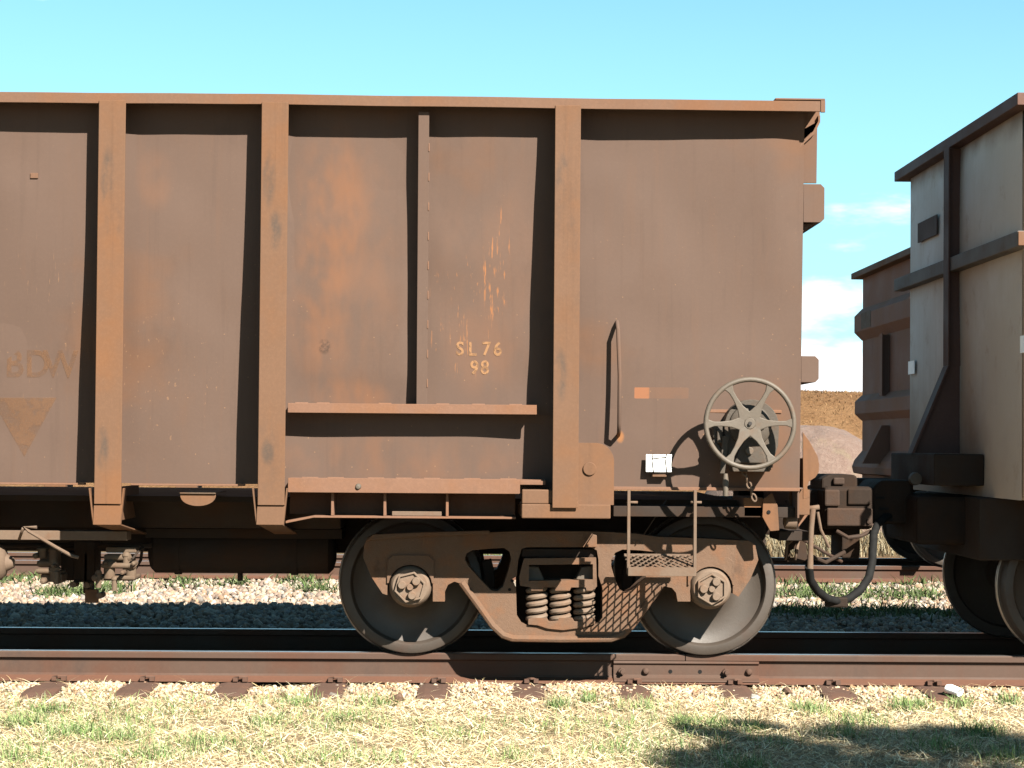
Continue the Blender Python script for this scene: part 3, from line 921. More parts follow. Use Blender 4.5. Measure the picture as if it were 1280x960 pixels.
def stick(me, panelobj, name, label=None):
    """lay flat paint on its panel by dropping it onto the plate"""
    from mathutils.bvhtree import BVHTree
    pm = panelobj.data
    bvh = BVHTree.FromPolygons([v.co for v in pm.vertices], [tuple(p.vertices) for p in pm.polygons])
    for v in me.vertices:
        hit = bvh.ray_cast(Vector((v.co.x, -5, v.co.z)), Vector((0, 1, 0)))
        v.co.y = (hit[0].y if hit[0] else yw(v.co.z) - WG.location.y) - 0.0025
    o = bpy.data.objects.new(name, me)
    COL.objects.link(o)
    o.parent = panelobj
    if label:
        o['label'] = label
    return o
panels = [o for o in WG.children if o.name.startswith('side_panel')]
def panel_at(x, z):
    best = None
    for o in panels:
        v = np.array([q.co[:] for q in o.data.vertices]) + np.array(WG.location)
        if v[:, 0].min() <= x <= v[:, 0].max() and v[:, 2].min() <= z <= v[:, 2].max():
            best = o
    return best
pS = panel_at(*xz(600, 440, 11.64))
pB = panel_at(*xz(50, 450, 11.64))
for ch, px, py in (('S', 575, 436.5), ('L', 590.5, 437), ('7', 608, 436.5), ('6', 622, 437), ('9', 593, 460), ('8', 606, 460)):
    stick(lettering(ch, px, py, 16.5, M_STENCIL, 'stencil_character', 0.92), pS, 'stencil_character', 'orange stencilled character ' + ch)
for ch, px in (('B', 17, ), ('D', 46, ), ('W', 75, )):
    stick(lettering(ch, px, 456 + px * 0.008, 33, M_FAINT, 'faded_letter', 0.86), pB, 'faded_letter', 'faded orange letter ' + ch)
tri = bpy.data.meshes.new('faded_triangle')
def sub(a, b2, n):
    return [(a[0] + (b2[0] - a[0]) * i / n, a[1] + (b2[1] - a[1]) * i / n) for i in range(n + 1)]
A, B_, C_ = (-12, 497), (70, 497), (29, 571)
tv, tf = [], []
n = 10
for i in range(n + 1):
    l, r_ = (A[0] + (C_[0] - A[0]) * i / n, A[1] + (C_[1] - A[1]) * i / n), (B_[0] + (C_[0] - B_[0]) * i / n, B_[1] + (C_[1] - B_[1]) * i / n)
    for k in range(n + 1):
        q = xz(l[0] + (r_[0] - l[0]) * k / n, l[1] + (r_[1] - l[1]) * k / n, 11.66)
        tv.append((q[0] - WG.location.x, 0, q[1] - WG.location.z))
for i in range(n):
    for k in range(n):
        a = i * (n + 1) + k
        tf.append((a, a + n + 1, a + n + 2, a + 1))
tri.from_pydata(tv, [], tf)
tri.materials.append(M_FAINT)
stick(tri, pB, 'faded_triangle', 'faded orange triangle pointing down')

# small tag plates
p = at(43.5, 220, 11.60)
MB().box(p.x - 0.023, p.x + 0.023, yw(p.z) - 0.018, yw(p.z) + 0.004, p.z - 0.016, p.z + 0.016).build('small_plate', M_LIP, WG, 0.002)
a, bq = at(808, 568, 11.62), at(840, 590, 11.62)
ty = yw(1.25) - 0.05
o = MB().box(a.x, bq.x, ty, ty + 0.004, bq.z, a.z).build('white_tag', M_WHITE, WG, 0.001, 'white tag plate wired to the side')
MB().box(a.x + 0.04, a.x + 0.125, ty + 0.0045, ty + 0.05, bq.z - 0.03, bq.z + 0.02).build('tag_bracket', M_POST, WG, 0.002)
mb = MB()
for (u0, v0, u1, v1) in ((0.27, 1.02, 0.23, 0.72), (0.23, 0.72, 0.30, -0.08), (0.80, 1.03, 0.76, 0.6), (0.76, 0.6, 0.82, -0.1), (0.24, 0.75, 0.78, 0.86), (0.30, -0.06, 0.80, -0.04)):
    mb.tube([(a.x + (bq.x - a.x) * u0, ty - 0.003, bq.z + (a.z - bq.z) * v0), (a.x + (bq.x - a.x) * u1, ty - 0.003, bq.z + (a.z - bq.z) * v1)], 0.0032, 5)
mb.build('tie_wire', M_WIRE, o)

# brake handwheel and gear housing
Yh = 11.36
hw = at(937.5, 529.5, Yh)
RH = 0.262
circ = [(hw.x + RH * math.cos(t), Yh, hw.z + RH * math.sin(t)) for t in np.linspace(0, 2 * math.pi, 49)[:-1]]
wh = MB().tube(circ, 0.0155, 10, closed=True).build('handwheel_rim', M_GREY, WG)
for k in range(6):
    t = math.radians(60 * k + 1)
    n8 = []
    rs = []
    c, s_ = math.cos(t), math.sin(t)
    mb = MB()
    prev = None
    secs = [(0.03, 0.050), (0.07, 0.034), (0.11, 0.020), (0.17, 0.0135), (0.215, 0.0145), (0.245, 0.026), (0.258, 0.045)]
    v, f = [], []
    for (r, hwid) in secs:
        dy = 0.018 * (1 - r / 0.26)
        for (s2, yy) in ((-1, -0.010), (1, -0.010), (1, 0.010), (-1, 0.010)):
            v.append((hw.x + r * c - s2 * hwid * s_, Yh + yy + dy, hw.z + r * s_ + s2 * hwid * c))
    for i in range(len(secs) - 1):
        for q in range(4):
            l = (q + 1) % 4
            f.append((i * 4 + q, i * 4 + l, (i + 1) * 4 + l, (i + 1) * 4 + q))
    f += [(0, 1, 2, 3), (24, 27, 26, 25)]
    mb.add(v, f)
    mb.build('spoke', M_GREY, wh, 0.004)
MB().lathe([(0.012, -0.002), (0.030, -0.002), (0.036, 0.004), (0.040, 0.04), (0.03, 0.06), (0.012, 0.06)], (hw.x, Yh + 0.004, hw.z), 'y', 24).build('hub', M_GREY, wh)
MB().cyl((hw.x, Yh - 0.012, hw.z), (hw.x, 11.7, hw.z), 0.0115, 10).build('shaft', M_WIRE, wh)
# gear housing
gh = MB()
gc = at(937, 548, 11.55)
pl = []
for a in np.linspace(0, math.pi, 16):
    pl.append((gc.x + 0.165 * math.cos(a) + 0.01, gc.z + 0.07 + 0.165 * math.sin(a)))
pl += [(gc.x - 0.15, gc.z - 0.05), (gc.x - 0.10, gc.z - 0.20), (gc.x + 0.12, gc.z - 0.20), (gc.x + 0.17, gc.z - 0.04)]
gh.prism(pl, 'y', 11.53, 11.67)
GH = gh.build('brake_gear_housing', M_GEAR, WG, 0.012)
MB().lathe([(0.001, -0.03), (0.10, -0.03), (0.125, -0.015), (0.13, 0.0), (0.001, 0.0)], (gc.x, 11.53, gc.z + 0.075), 'y', 32).build('cover_dome', M_GEAR, GH)
pl = [(gc.x - 0.10, gc.z - 0.15), (gc.x + 0.10, gc.z - 0.15), (gc.x + 0.05, gc.z + 0.01), (gc.x - 0.04, gc.z + 0.01)]
MB().prism(pl, 'y', 11.497, 11.529).build('ratchet_cover', M_GEAR, GH, 0.008)
MB().cyl((gc.x - 0.01, 11.475, gc.z - 0.075), (gc.x - 0.01, 11.52, gc.z - 0.075), 0.024, 14).build('pivot_pin', M_GREY, GH, 0.003)
MB().box(gc.x - 0.22, gc.x - 0.155, 11.55, 11.63, gc.z + 0.0, gc.z + 0.09).box(gc.x - 0.20, gc.x - 0.17, 11.52, 11.55, gc.z - 0.03, gc.z + 0.05).build('ratchet_pawl', M_GEAR, GH, 0.006)
x0, z0 = xz(907, 545, 11.5)
x1, z1 = xz(903, 592, 11.5)
MB().hexa([(x1 - 0.014, 11.50, z1), (x1 + 0.014, 11.50, z1), (x1 + 0.014, 11.515, z1), (x1 - 0.014, 11.515, z1)], [(x0 - 0.018, 11.50, z0), (x0 + 0.022, 11.50, z0), (x0 + 0.022, 11.515, z0), (x0 - 0.018, 11.515, z0)]).build('release_lever', M_GEAR, GH, 0.003)
MB().tube([at(907, 592, 11.49), at(907, 603, 11.49), at(907, 620, 11.49)], [0.013, 0.020, 0.016], 10).build('lever_grip', M_GREY, GH)
MB().lathe([(0.02, -0.012), (0.05, -0.012), (0.05, 0.0), (0.02, 0.0)], (gc.x + 0.05, 11.50, gc.z + 0.10), 'y', 14).build('gear_ring', M_GEAR, GH)
MB().tube([(gc.x - 0.17, 11.58, gc.z + 0.05), (gc.x - 0.21, 11.56, gc.z - 0.02), (gc.x - 0.16, 11.55, gc.z - 0.10), (gc.x - 0.10, 11.55, gc.z - 0.14)], 0.016, 8).build('pawl_arm', M_GEAR, GH)
for k in range(9):
    a = -0.5 + k * 0.32
    MB().box(gc.x + 0.10 * math.cos(a) - 0.008 + 0.03, gc.x + 0.10 * math.cos(a) + 0.008 + 0.03, 11.515, 11.54, gc.z - 0.165 + 0.03 * math.sin(a * 2), gc.z - 0.145 + 0.03 * math.sin(a * 2)).build('gear_tooth', M_GEAR, GH, 0.002)
MB().box(gc.x - 0.24, gc.x + 0.21, 11.655, 11.69, gc.z + 0.155, gc.z + 0.175).build('housing_bracket', M_FLANGE, GH, 0.003)
# brake chain down to the lever under the floor
pts = [at(930, 590, 11.58), at(934, 602, 11.6), at(940, 614, 11.62), at(944, 626, 11.64)]
CH = MB()
linkm = MB().tube([(0.013 * math.cos(t), 0, 0.024 * math.sin(t)) for t in np.linspace(0, 2 * math.pi, 13)[:-1]], 0.0055, 6, closed=True).mesh('chain_link', M_TAN)
for k in range(5):
    q = pts[0].lerp(pts[-1], k / 4.5)
    place('chain_link', linkm, WG, q, (0, math.radians(-22), math.radians(90 * (k % 2))))

# step below the end panel
Ys = 11.50
stp = MB()
STEP = None
for px in (786, 869):
    xa = ax(px, Ys, 660)
    stp = MB().box(xa - 0.009, xa + 0.009, Ys, Ys + 0.035, az(718, Ys, px), az(613, Ys, px))
    STEP = stp.build('step_hanger', M_TAN, WG, 0.002)
xa, xb2 = ax(785, Ys, 710), ax(870, Ys, 710)
zf0, zf1 = az(720, Ys, 827), az(709, Ys, 827)
MB().box(xa, xb2, Ys - 0.012, Ys - 0.002, zf0, zf1).box(xa, xb2, Ys - 0.002, Ys + 0.05, zf0, zf0 + 0.008).build('step_front', M_TAN, STEP, 0.002)
mb = MB()
nc, nr, dep = 9, 6, 0.29
zrise = 0.055
for r in range(nr + 1):
    for k in range(nc * 2):
        def q(i, r):
            u = i / (nc * 2)
            vv = min(max((r + (i + r) % 2) / (nr + 0.5), 0), 1)
            return (xa + (xb2 - xa) * u, Ys + dep * vv, zf1 - 0.002 + zrise * vv)
        mb.tube([q(k, r), q(k + 1, r)], 0.0052, 4, cap=False, smooth=False)
mb.box(xa, xb2, Ys + dep, Ys + dep + 0.02, zf1 + zrise - 0.012, zf1 + zrise + 0.008)
MESH = mb.build('step_mesh', M_TAN, STEP)
for px in (788, 868):
    p = at(px, 628, Ys)
    MB().cyl((p.x - 0.02, Ys + 0.015, p.z), (p.x + 0.045, Ys + 0.015, p.z), 0.008, 8).build('step_bolt', M_TAN, STEP)
MB().tube([at(833, 625, 11.8), at(805, 668, 11.9)], 0.004, 5).build('stay_rod', M_WIRE, STEP)

# ------------------------------------------------------------------ bogie
YSF = 11.985
BOG = []                            # part objects to copy for the other bogies
xA, xB = ax(512.5, 11.94, 735), ax(889.5, 11.94, 735)
ZA = 0.447                          # axle height
XBC = (xA + xB) / 2
SFY = YSF
outer = [(459, 672), (468, 668.5), (520, 667.5), (610, 665.5), (650, 664), (701, 664), (750, 664.5), (795, 667), (822, 671), (880, 673), (936, 676), (944, 681), (948, 700),
         (938, 724), (923, 746), (916, 742), (916, 708), (908, 702), (872, 702), (863, 708), (863, 752), (847, 752), (845, 741), (840, 735), (830, 733), (822, 738), (808, 757), (789, 784), (778, 796), (764, 801.5),
         (701, 802), (640, 801), (628, 797), (616, 784), (596, 756), (583, 738), (577, 730), (568, 727), (560, 731), (556, 740), (556, 752), (541, 752), (541, 708), (536, 702), (490, 702), (484, 708), (484, 744), (478, 742), (464, 721), (454, 697), (455, 682)]
winL = [(583, 692), (590, 688), (610, 686), (630, 685), (637, 690), (639, 700), (635, 715), (629, 733), (622, 739), (614, 738), (600, 724), (585, 707), (581, 699)]
winR = [(764, 700), (769, 691), (778, 687), (800, 688), (818, 690), (823, 695), (822, 703), (812, 716), (790, 738), (782, 742), (775, 738), (769, 725), (764, 708)]
winC = [(648, 700), (652, 686), (660, 684), (738, 684), (746, 688), (748, 700), (748, 720), (753, 735), (753, 772), (748, 779), (735, 784), (665, 783), (652, 779), (646, 770), (645, 735), (640, 724), (646, 720)]
def poly(pts, Y):
    return [xz(a, c, Y) for a, c in pts]
SF = MB().prism(poly(outer, SFY), 'y', SFY, SFY + 0.20, [poly(winL, SFY), poly(winR, SFY), poly(winC, SFY)]).build('bogie_side_frame', M_CAST, WG, 0.014, seg=3)
BOG.append(SF)
# top flange
tf = [(458, 676), (466, 668), (520, 665.5), (612, 663), (612, 668), (520, 671), (468, 675)]
MB().prism(poly(tf, SFY - 0.05), 'y', SFY - 0.05, SFY - 0.001).build('top_flange', M_CAST, SF, 0.005)
# lower flange bead following the diagonal and bottom chord
bead = [(577, 733), (596, 759), (616, 787), (629, 799), (641, 803), (701, 804), (764, 803.5), (779, 798), (791, 786), (810, 759), (826, 737)]
pts = [at(a, c - 5, SFY - 0.006) for a, c in bead]
MB().tube(pts, 0.022, 8).build('lower_bead', M_CAST, SF)
# casting bosses and numbers stay as small raised dots
for k in range(6):
    q = at(606 + k * 4.2, 764 + k * 5.6, SFY)
    MB().box(q.x - 0.007, q.x + 0.005, SFY - 0.006, SFY + 0.004, q.z - 0.010, q.z + 0.008).build('raised_mark', M_CAST, SF, 0.002)
for k in range(7):
    q = at(775 + k * 4.4, 677 + (k % 2) * 0.4, SFY)
    MB().box(q.x - 0.006, q.x + 0.006, SFY - 0.006, SFY + 0.004, q.z - 0.010, q.z + 0.010).build('raised_mark', M_CAST, SF, 0.002)
for (a, c) in ((640, 726), (637, 737)):
    q = at(a, c, SFY)
    MB().cyl((q.x, SFY - 0.002, q.z), (q.x, SFY + 0.01, q.z), 0.010, 10).build('rivet_hole', M_BLACK, SF)
# bolster end, wedges, springs
bo = MB()
O_ = [(649, 721), (655, 698), (745, 697), (746, 733), (740, 738), (733, 738), (732, 734), (714, 734), (712, 738), (694, 738), (693, 734), (680, 734), (678, 738), (664, 738), (663, 734), (650, 732)]
H_ = [(661, 706), (741, 705), (741, 724), (720, 725), (661, 726)]
bo.prism(poly(O_, 11.97), 'y', 11.955, 12.5, [poly(H_, 11.97)])
BO = bo.build('bolster', M_CAST, WG, 0.006)
BOG.append(BO)
p0, p1 = at(652, 686, 12.0), at(746, 697, 12.0)
MB().box(p0.x, p1.x, 12.02, 12.5, p1.z, p0.z).build('bolster_top', M_UNDER, BO, 0.006)
MB().box(at(661, 706, 12.2).x, at(741, 706, 12.2).x, 12.22, 12.24, at(700, 726, 12.2).z, at(700, 704, 12.2).z).build('bolster_web', M_UNDER, BO)
for s, px in ((1, 669), (-1, 731)):
    q = at(px, 716, 12.06)
    v = [(q.x - 0.055 * s, q.z - 0.05), (q.x + 0.06 * s, q.z - 0.05), (q.x + 0.02 * s, q.z + 0.04), (q.x - 0.055 * s, q.z + 0.045)]
    MB().prism(v, 'y', 12.04, 12.21).build('friction_wedge', M_GREY, BO, 0.008)
# plates standing on the bolster's right-hand corner
v = poly([(731, 684), (741, 668), (746, 669), (746, 684)], 11.93)
MB().prism(v, 'y', 11.92, 11.98).build('bolster_lug', M_CAST, BO, 0.004)
zb_, zt_ = az(778, 12.0, 701), az(735, 12.0, 701)
coil = MB()
tt = np.linspace(0, 2 * math.pi * 4.9, 120)
coil.tube([(0.0525 * math.cos(t), 0.0525 * math.sin(t), (zt_ - zb_) * t / tt[-1]) for t in tt], 0.0175, 8)
COILM = coil.mesh('coil_spring', M_CAP)
for j in range(2):
    for px in (671, 700.5, 730.5):
        q = at(px, 778, 12.0)
        o = place('coil_spring', COILM, SF, (q.x, 12.035 + 0.13 * j, zb_), (0, 0, 0.6 + j))
p0, p1 = at(645, 684, 12.24), at(754, 784, 12.24)
MB().box(p0.x, p1.x, 12.235, 12.25, p1.z, p0.z).build('dark_backing', M_UNDER, SF)  # added dark sheet standing in for the shade behind the springs
v = poly([(660, 774), (668, 772), (684, 773), (686, 777), (697, 776), (699, 772), (716, 773), (718, 777), (728, 776), (730, 772), (744, 773), (744, 780), (728, 785), (704, 788), (684, 786), (672, 782), (660, 781)], 11.965)
MB().prism(v, 'y', 11.965, 12.18).build('spring_seat', M_CAST, SF, 0.004)
# bearings
def bearing(xc, tilt):
    b_ = MB().lathe([(0.001, -0.03), (0.108, -0.03), (0.118, -0.02), (0.132, 0.02), (0.134, 0.18), (0.12, 0.22), (0.001, 0.22)], (xc, 11.985, ZA), 'y', 36).build('bearing', M_CAP, SF)
    v = [(xc + 0.105 * math.cos(a), ZA + 0.105 * math.sin(a)) for a in [tilt + k * math.pi / 3 for k in range(6)]]
    return b_
def bearing_parts(xc, tilt):
    v = [(xc + 0.100 * math.cos(a), ZA + 0.100 * math.sin(a)) for a in [tilt + k * math.pi / 3 for k in range(6)]]
    vi = [(xc + 0.086 * math.cos(a), ZA + 0.086 * math.sin(a)) for a in [tilt + k * math.pi / 3 for k in range(6)]]
    MB().prism(v, 'y', 11.925, 11.954, [vi]).build('locking_plate', M_CAP, SF, 0.003)
    MB().prism(vi, 'y', 11.938, 11.9545).build('end_cap', M_CAP, SF, 0.002)
    for k in range(3):
        a = tilt + math.pi / 6 + k * 2 * math.pi / 3
        q = (xc + 0.052 * math.cos(a), ZA + 0.052 * math.sin(a))
        MB().lathe([(0.001, -0.032), (0.022, -0.032), (0.027, -0.024), (0.027, 0.0), (0.001, 0.0)], (q[0], 11.938, q[1]), 'y', 16).build('cap_bolt', M_CAP, SF)
    MB().lathe([(0.001, -0.022), (0.018, -0.022), (0.021, -0.016), (0.021, 0.0), (0.001, 0.0)], (xc, 11.938, ZA), 'y', 14).build('cap_plug', M_CAP, SF)
    # adapter saddle over the bearing
    pl = [(xc - 0.145, ZA + 0.02), (xc - 0.145, ZA + 0.165), (xc - 0.11, ZA + 0.195), (xc + 0.11, ZA + 0.195), (xc + 0.145, ZA + 0.165), (xc + 0.145, ZA + 0.02)]
    pl += [(xc + 0.136 * math.cos(a), ZA + 0.136 * math.sin(a)) for a in np.linspace(0.15, math.pi - 0.15, 14)]
    MB().prism(pl, 'y', 11.97, 12.17).build('bearing_adapter', M_CAST, SF, 0.008)
for xc, tl in ((xA, 0.25), (xB, math.pi / 6)):
    bearing(xc, tl)
    bearing_parts(xc, tl)
# wheels and axles
WPROF = [(0.075, -0.02), (0.135, -0.02), (0.150, 0.01), (0.175, 0.045), (0.24, 0.066), (0.33, 0.060), (0.375, 0.040), (0.384, 0.010), (0.392, 0.0), (0.438, 0.0), (0.446, 0.005), (0.4475, 0.02), (0.4495, 0.085), (0.455, 0.099), (0.466, 0.106)]
WPROF2 = [(0.466, 0.138), (0.460, 0.140), (0.400, 0.140), (0.385, 0.115), (0.33, 0.095), (0.24, 0.10), (0.16, 0.11), (0.14, 0.145), (0.075, 0.145)]
TPROF = [(0.4655, 0.1062), (0.4725, 0.111), (0.4755, 0.118), (0.4745, 0.130), (0.466, 0.1375), (0.455, 0.125)]
WHM = MB().lathe(WPROF + WPROF2, (0, 0, 0), 'y', 72).mesh('wheel', M_WHEEL)
TRM = MB().lathe(TPROF, (0, 0, 0), 'y', 72).mesh('tread', M_TREAD)
AXM = MB().lathe([(0.001, -1.1), (0.07, -1.1), (0.075, -0.8), (0.095, -0.68), (0.085, 0.0), (0.095, 0.68), (0.075, 0.8), (0.07, 1.1), (0.001, 1.1)], (0, 0, 0), 'y', 20).mesh('axle', M_UNDER)
YWH = YC - 0.822
for xc in (xA, xB):
    for far in (0, 1):
        w_ = place('wheel', WHM, WG, (xc, YB2 - YWH if far else YWH, ZA), (0, 0, math.pi if far else 0))
        t_ = bpy.data.objects.new('tread', TRM)
        COL.objects.link(t_)
        t_.parent = w_
        BOG.append(w_)
    a_ = place('axle', AXM, WG, (xc, YC, ZA))
    BOG.append(a_)
# far side frame (plain copy turned round) and cross beam
fs = bpy.data.objects.new('bogie_side_frame', SF.data)
COL.objects.link(fs)
fs.parent = WG
fs.rotation_euler = (0, 0, math.pi)
fs.location = (2 * (XBC - WG.location.x), 0, 0)
BOG.append(fs)
BMX = MB().box(XBC - 0.22, XBC + 0.22, 12.51, YB2 - 12.51, 0.42, 0.70).build('bogie_cross_beam', M_UNDER, WG, 0.02)
BOG.append(BMX)
# brake shoes
for xc, s in ((xA, 1), (xB, -1)):
    pl = [(xc + s * 0.465 * math.cos(a), ZA + 0.465 * math.sin(a)) for a in np.linspace(-0.42, 0.3, 10)] + [(xc + s * 0.53 * math.cos(a), ZA + 0.53 * math.sin(a)) for a in np.linspace(0.3, -0.42, 10)]
    BOG.append(MB().prism(pl, 'y', 12.29, 12.38).build('brake_shoe', M_UNDER, WG, 0.004))
def copy_parts(objs, root, dx, dy=0.0, deep=True):
    src = WG.location
    for o in objs:
        c = o.copy()
        COL.objects.link(c)
        c.parent = root
        c.location = o.location + src - root.location + Vector((dx, dy, 0))
        if deep:
            for ch in o.children:
                k = ch.copy()
                COL.objects.link(k)
                k.parent = c
copy_parts(BOG, WG, (XS + XE) - 2 * XBC)

# ------------------------------------------------------------------ underframe fittings
tk = MB()
zc_ = az(691, 12.75, 300)
xt0, xt1 = ax(186, 12.75, 690), ax(421, 12.75, 690)
rT = 0.140
tk.lathe([(0.001, 0), (0.06, 0.004), (0.11, 0.02), (rT, 0.05), (rT, xt1 - xt0 - 0.05), (0.11, xt1 - xt0 - 0.02), (0.06, xt1 - xt0 - 0.004), (0.001, xt1 - xt0)], (xt0, 12.75, zc_ + 0.005), 'x', 32)
TK = tk.build('air_reservoir', M_UNDER, WG)
for px in (225, 370):
    x = ax(px, 12.75)
    MB().lathe([(rT + 0.002, -0.02), (rT + 0.01, -0.02), (rT + 0.01, 0.02), (rT + 0.002, 0.02)], (x, 12.75, zc_ + 0.005), 'x', 32).build('tank_strap', M_UNDER, TK)
MB().cyl((ax(302, 12.75), 12.75, zc_ - rT - 0.045), (ax(302, 12.75), 12.75, zc_ - rT + 0.01), 0.018, 8).build('drain_cock', M_UNDER, TK)
MB().box(ax(186, 12.7), ax(430, 12.7), 12.60, 12.9, az(672, 12.7, 300), az(660, 12.7, 300)).build('tank_carrier', M_UNDER, WG, 0.004)
# half-moon bracket
p0, p1 = at(225, 617, 11.73), at(270, 617, 11.73)
cx, rr = (p0.x + p1.x) / 2, (p1.x - p0.x) / 2
pl = [(cx + rr * math.cos(a), p0.z - 0.075 * math.sin(a) ** 0.8 if math.sin(a) > 0 else p0.z) for a in np.linspace(0, math.pi, 16)]
MB().prism(pl, 'y', 11.73, 11.745).build('half_moon_lug', M_POST, WG, 0.002)
MB().box(p0.x, p1.x, 11.715, 12.2, p0.z + 0.0005, p0.z + 0.009).build('half_moon_shelf', M_TAN, WG, 0.002)
# long beam and handle at the left
z0, z1 = az(675, 11.95, 60), az(663.5, 11.95, 60)
MB().box(ax(-330, 11.95), ax(160, 11.95), 11.95, 12.10, z0, z1).build('pipe_bearer', M_TAN, WG, 0.003)
q = [at(46, 659, 11.80), at(30, 659, 11.80), at(36, 664, 11.79), at(70, 684, 11.76), at(90, 695, 11.75), at(98, 697, 11.75)]
MB().tube(q, 0.011, 8).build('release_handle', M_TAN, WG)
MB().tube([at(29, 660, 11.80), at(24, 674, 11.94)], 0.009, 6).build('handle_stay', M_TAN, WG)
# brake cylinder poking in from the left edge
p = at(-8, 704, 12.0)
MB().lathe([(0.001, 0.16), (0.03, 0.155), (0.055, 0.11), (0.085, 0.10), (0.12, 0.06), (0.125, -0.5), (0.001, -0.5)], (p.x - 0.04, 12.05, p.z), 'x', 28).build('brake_cylinder', M_TAN, WG)
# control valves
def valve(name, base, items):
    """a casting with lobes, flanges and caps: every item is a small solid of its own"""
    root = None
    for it in items:
        k, px, py = it[0], it[1], it[2]
        c = at(px, py, base)
        if k == 'block':
            w2, h2, d2 = it[3] / 395, it[4] / 395, it[5]
            m2, bv = MB().box(c.x - w2, c.x + w2, base - d2, base + 0.14, c.z - h2, c.z + h2), 0.008
        elif k == 'pot':            # upright pot with a domed cap
            r, hh = it[3] / 395, it[4] / 395
            m2, bv = MB().lathe([(0.001, -hh), (r, -hh), (r, hh * 0.5), (r * 1.25, hh * 0.5), (r * 1.25, hh * 0.7), (r * 0.8, hh * 0.95), (0.001, hh)], (c.x, base - it[5], c.z), 'z', 16), 0
        elif k == 'barrel':         # lying along the track
            r, hh = it[3] / 395, it[4] / 395
            m2, bv = MB().lathe([(0.001, -hh), (r * 0.7, -hh), (r, -hh * 0.75), (r, hh * 0.6), (r * 1.25, hh * 0.6), (r * 1.25, hh * 0.85), (0.001, hh)], (c.x, base - it[5], c.z), 'x', 16), 0
        else:                       # nut or cap facing out
            r = it[3] / 395
            m2, bv = MB().lathe([(0.001, -0.05), (r * 0.75, -0.045), (r, -0.03), (r, 0.06), (0.001, 0.06)], (c.x, base - it[4], c.z), 'y', 6 if it[3] < 6 else 14, True, False), 0
        if root is None:
            root = m2.build(name, M_VALVE, WG, bv)
        else:
            m2.build('valve_casting', M_VALVE, root, bv)
M_VALVE = steel('valve_dust', (0.28, 0.195, 0.13), (0.23, 0.13, 0.08), 0.5, 0.85, 9.0, 0.1, 0.0, darkamt=0.6)
valve('control_valve', 12.22, [('block', 61, 696, 20, 26, 0.03), ('pot', 55, 690, 11, 14, 0.05), ('pot', 69, 694, 9, 20, 0.06), ('barrel', 62, 704, 9, 26, 0.05), ('cap', 48, 694, 7, 0.06), ('cap', 72, 706, 5, 0.09),
                               ('block', 66, 722, 26, 10, 0.05), ('pot', 71, 716, 12, 20, 0.06), ('barrel', 60, 713, 7, 22, 0.07), ('cap', 58, 725, 8, 0.07), ('block', 74, 721, 6, 16, 0.10)])
valve('control_valve', 12.18, [('block', 153, 687, 38, 7, 0.05), ('block', 150, 700, 30, 12, 0.03), ('barrel', 150, 696, 9, 34, 0.06), ('pot', 160, 700, 8, 22, 0.07), ('pot', 139, 710, 14, 24, 0.06), ('pot', 166, 711, 13, 22, 0.06),
                               ('barrel', 152, 706, 7, 44, 0.09), ('block', 145, 722, 50, 6, 0.07), ('cap', 123, 721, 9, 0.08), ('pot', 127, 722, 7, 22, 0.10), ('pot', 146, 728, 7, 18, 0.08), ('cap', 158, 714, 6, 0.11), ('cap', 171, 703, 6, 0.09), ('block', 163, 721, 18, 5, 0.10), ('cap', 137, 702, 5, 0.1)])
mb = MB()
for (a, c, y0, y1) in ((92, 118, 676, 728), (104, 110, 690, 742), (76, 92, 690, 726)):
    p0, p1 = at(a, y0, 12.4), at(c, y1, 12.4)
    mb.box(p0.x, p1.x, 12.40, 12.62, p1.z, p0.z)
PBK = mb.build('pipe_bracket', M_UNDER, WG, 0.01)
p0, p1 = at(108, 736, 12.4), at(124, 753, 12.4)
MB().box(p0.x, p1.x, 12.35, 12.39, p1.z, p0.z).build('hanging_lug', M_POST, PBK, 0.004)
for (a, c) in ((93, 730), (110, 731), (126, 744)):
    q = at(a, c, 12.33)
    MB().cyl((q.x, 12.28, q.z), (q.x, 12.40, q.z), 0.02, 10).build('pipe_nut', M_TAN, PBK)
MB().tube([at(-300, 682, 12.5), at(190, 682, 12.5)], 0.017, 8).build('train_pipe', M_UNDER, WG)
MB().tube([at(178, 684, 12.35), at(176, 700, 12.4), at(166, 716, 12.42)], 0.010, 8).build('branch_pipe', M_UNDER, WG)
MB().tube([at(165, 699, 12.05), at(178, 683, 12.2)], 0.008, 6).build('branch_pipe', M_UNDER, WG)

# ------------------------------------------------------------------ draw gear at the wagon's end
p0, p1 = at(930, 622, 11.78), at(954, 646, 11.78)
o = MB().box(p0.x, p1.x, 11.78, 12.3, p1.z, p0.z).build('lever_bracket', M_POST, WG, 0.004)
v = [xz(a, c, 11.76) for a, c in ((954, 624), (965, 616), (972, 632), (974, 663), (963, 664), (953, 646))]
MB().prism(v, 'y', 11.76, 11.775).build('bracket_plate', M_POST, o, 0.002)
q = at(961, 640, 11.755)
MB().cyl((q.x, 11.754, q.z), (q.x, 11.77, q.z), 0.012, 8).build('bracket_hole', M_BLACK, o)
v = [xz(a, c, 12.0) for a, c in ((981, 626), (995, 619), (996, 646), (990, 645))]
MB().prism(v, 'y', 12.0, 12.02).build('end_plate_gusset', M_FLANGE, WG, 0.002)
q = at(985, 652, 12.0)
MB().lathe([(0.02, -0.03), (0.045, -0.02), (0.05, 0.05), (0.02, 0.05)], (q.x, 12.0, q.z), 'x', 18).build('pipe_elbow', M_TAN, WG)
p0, p1 = at(974, 664, 12.1), at(1012, 676, 12.1)
MB().box(p0.x, p1.x, 12.1, 12.5, p1.z, p0.z).build('end_bearer', M_UNDER, WG, 0.004)
v = [xz(a, c, 12.05) for a, c in ((997, 632), (1013, 632), (1013, 640), (998, 659))]
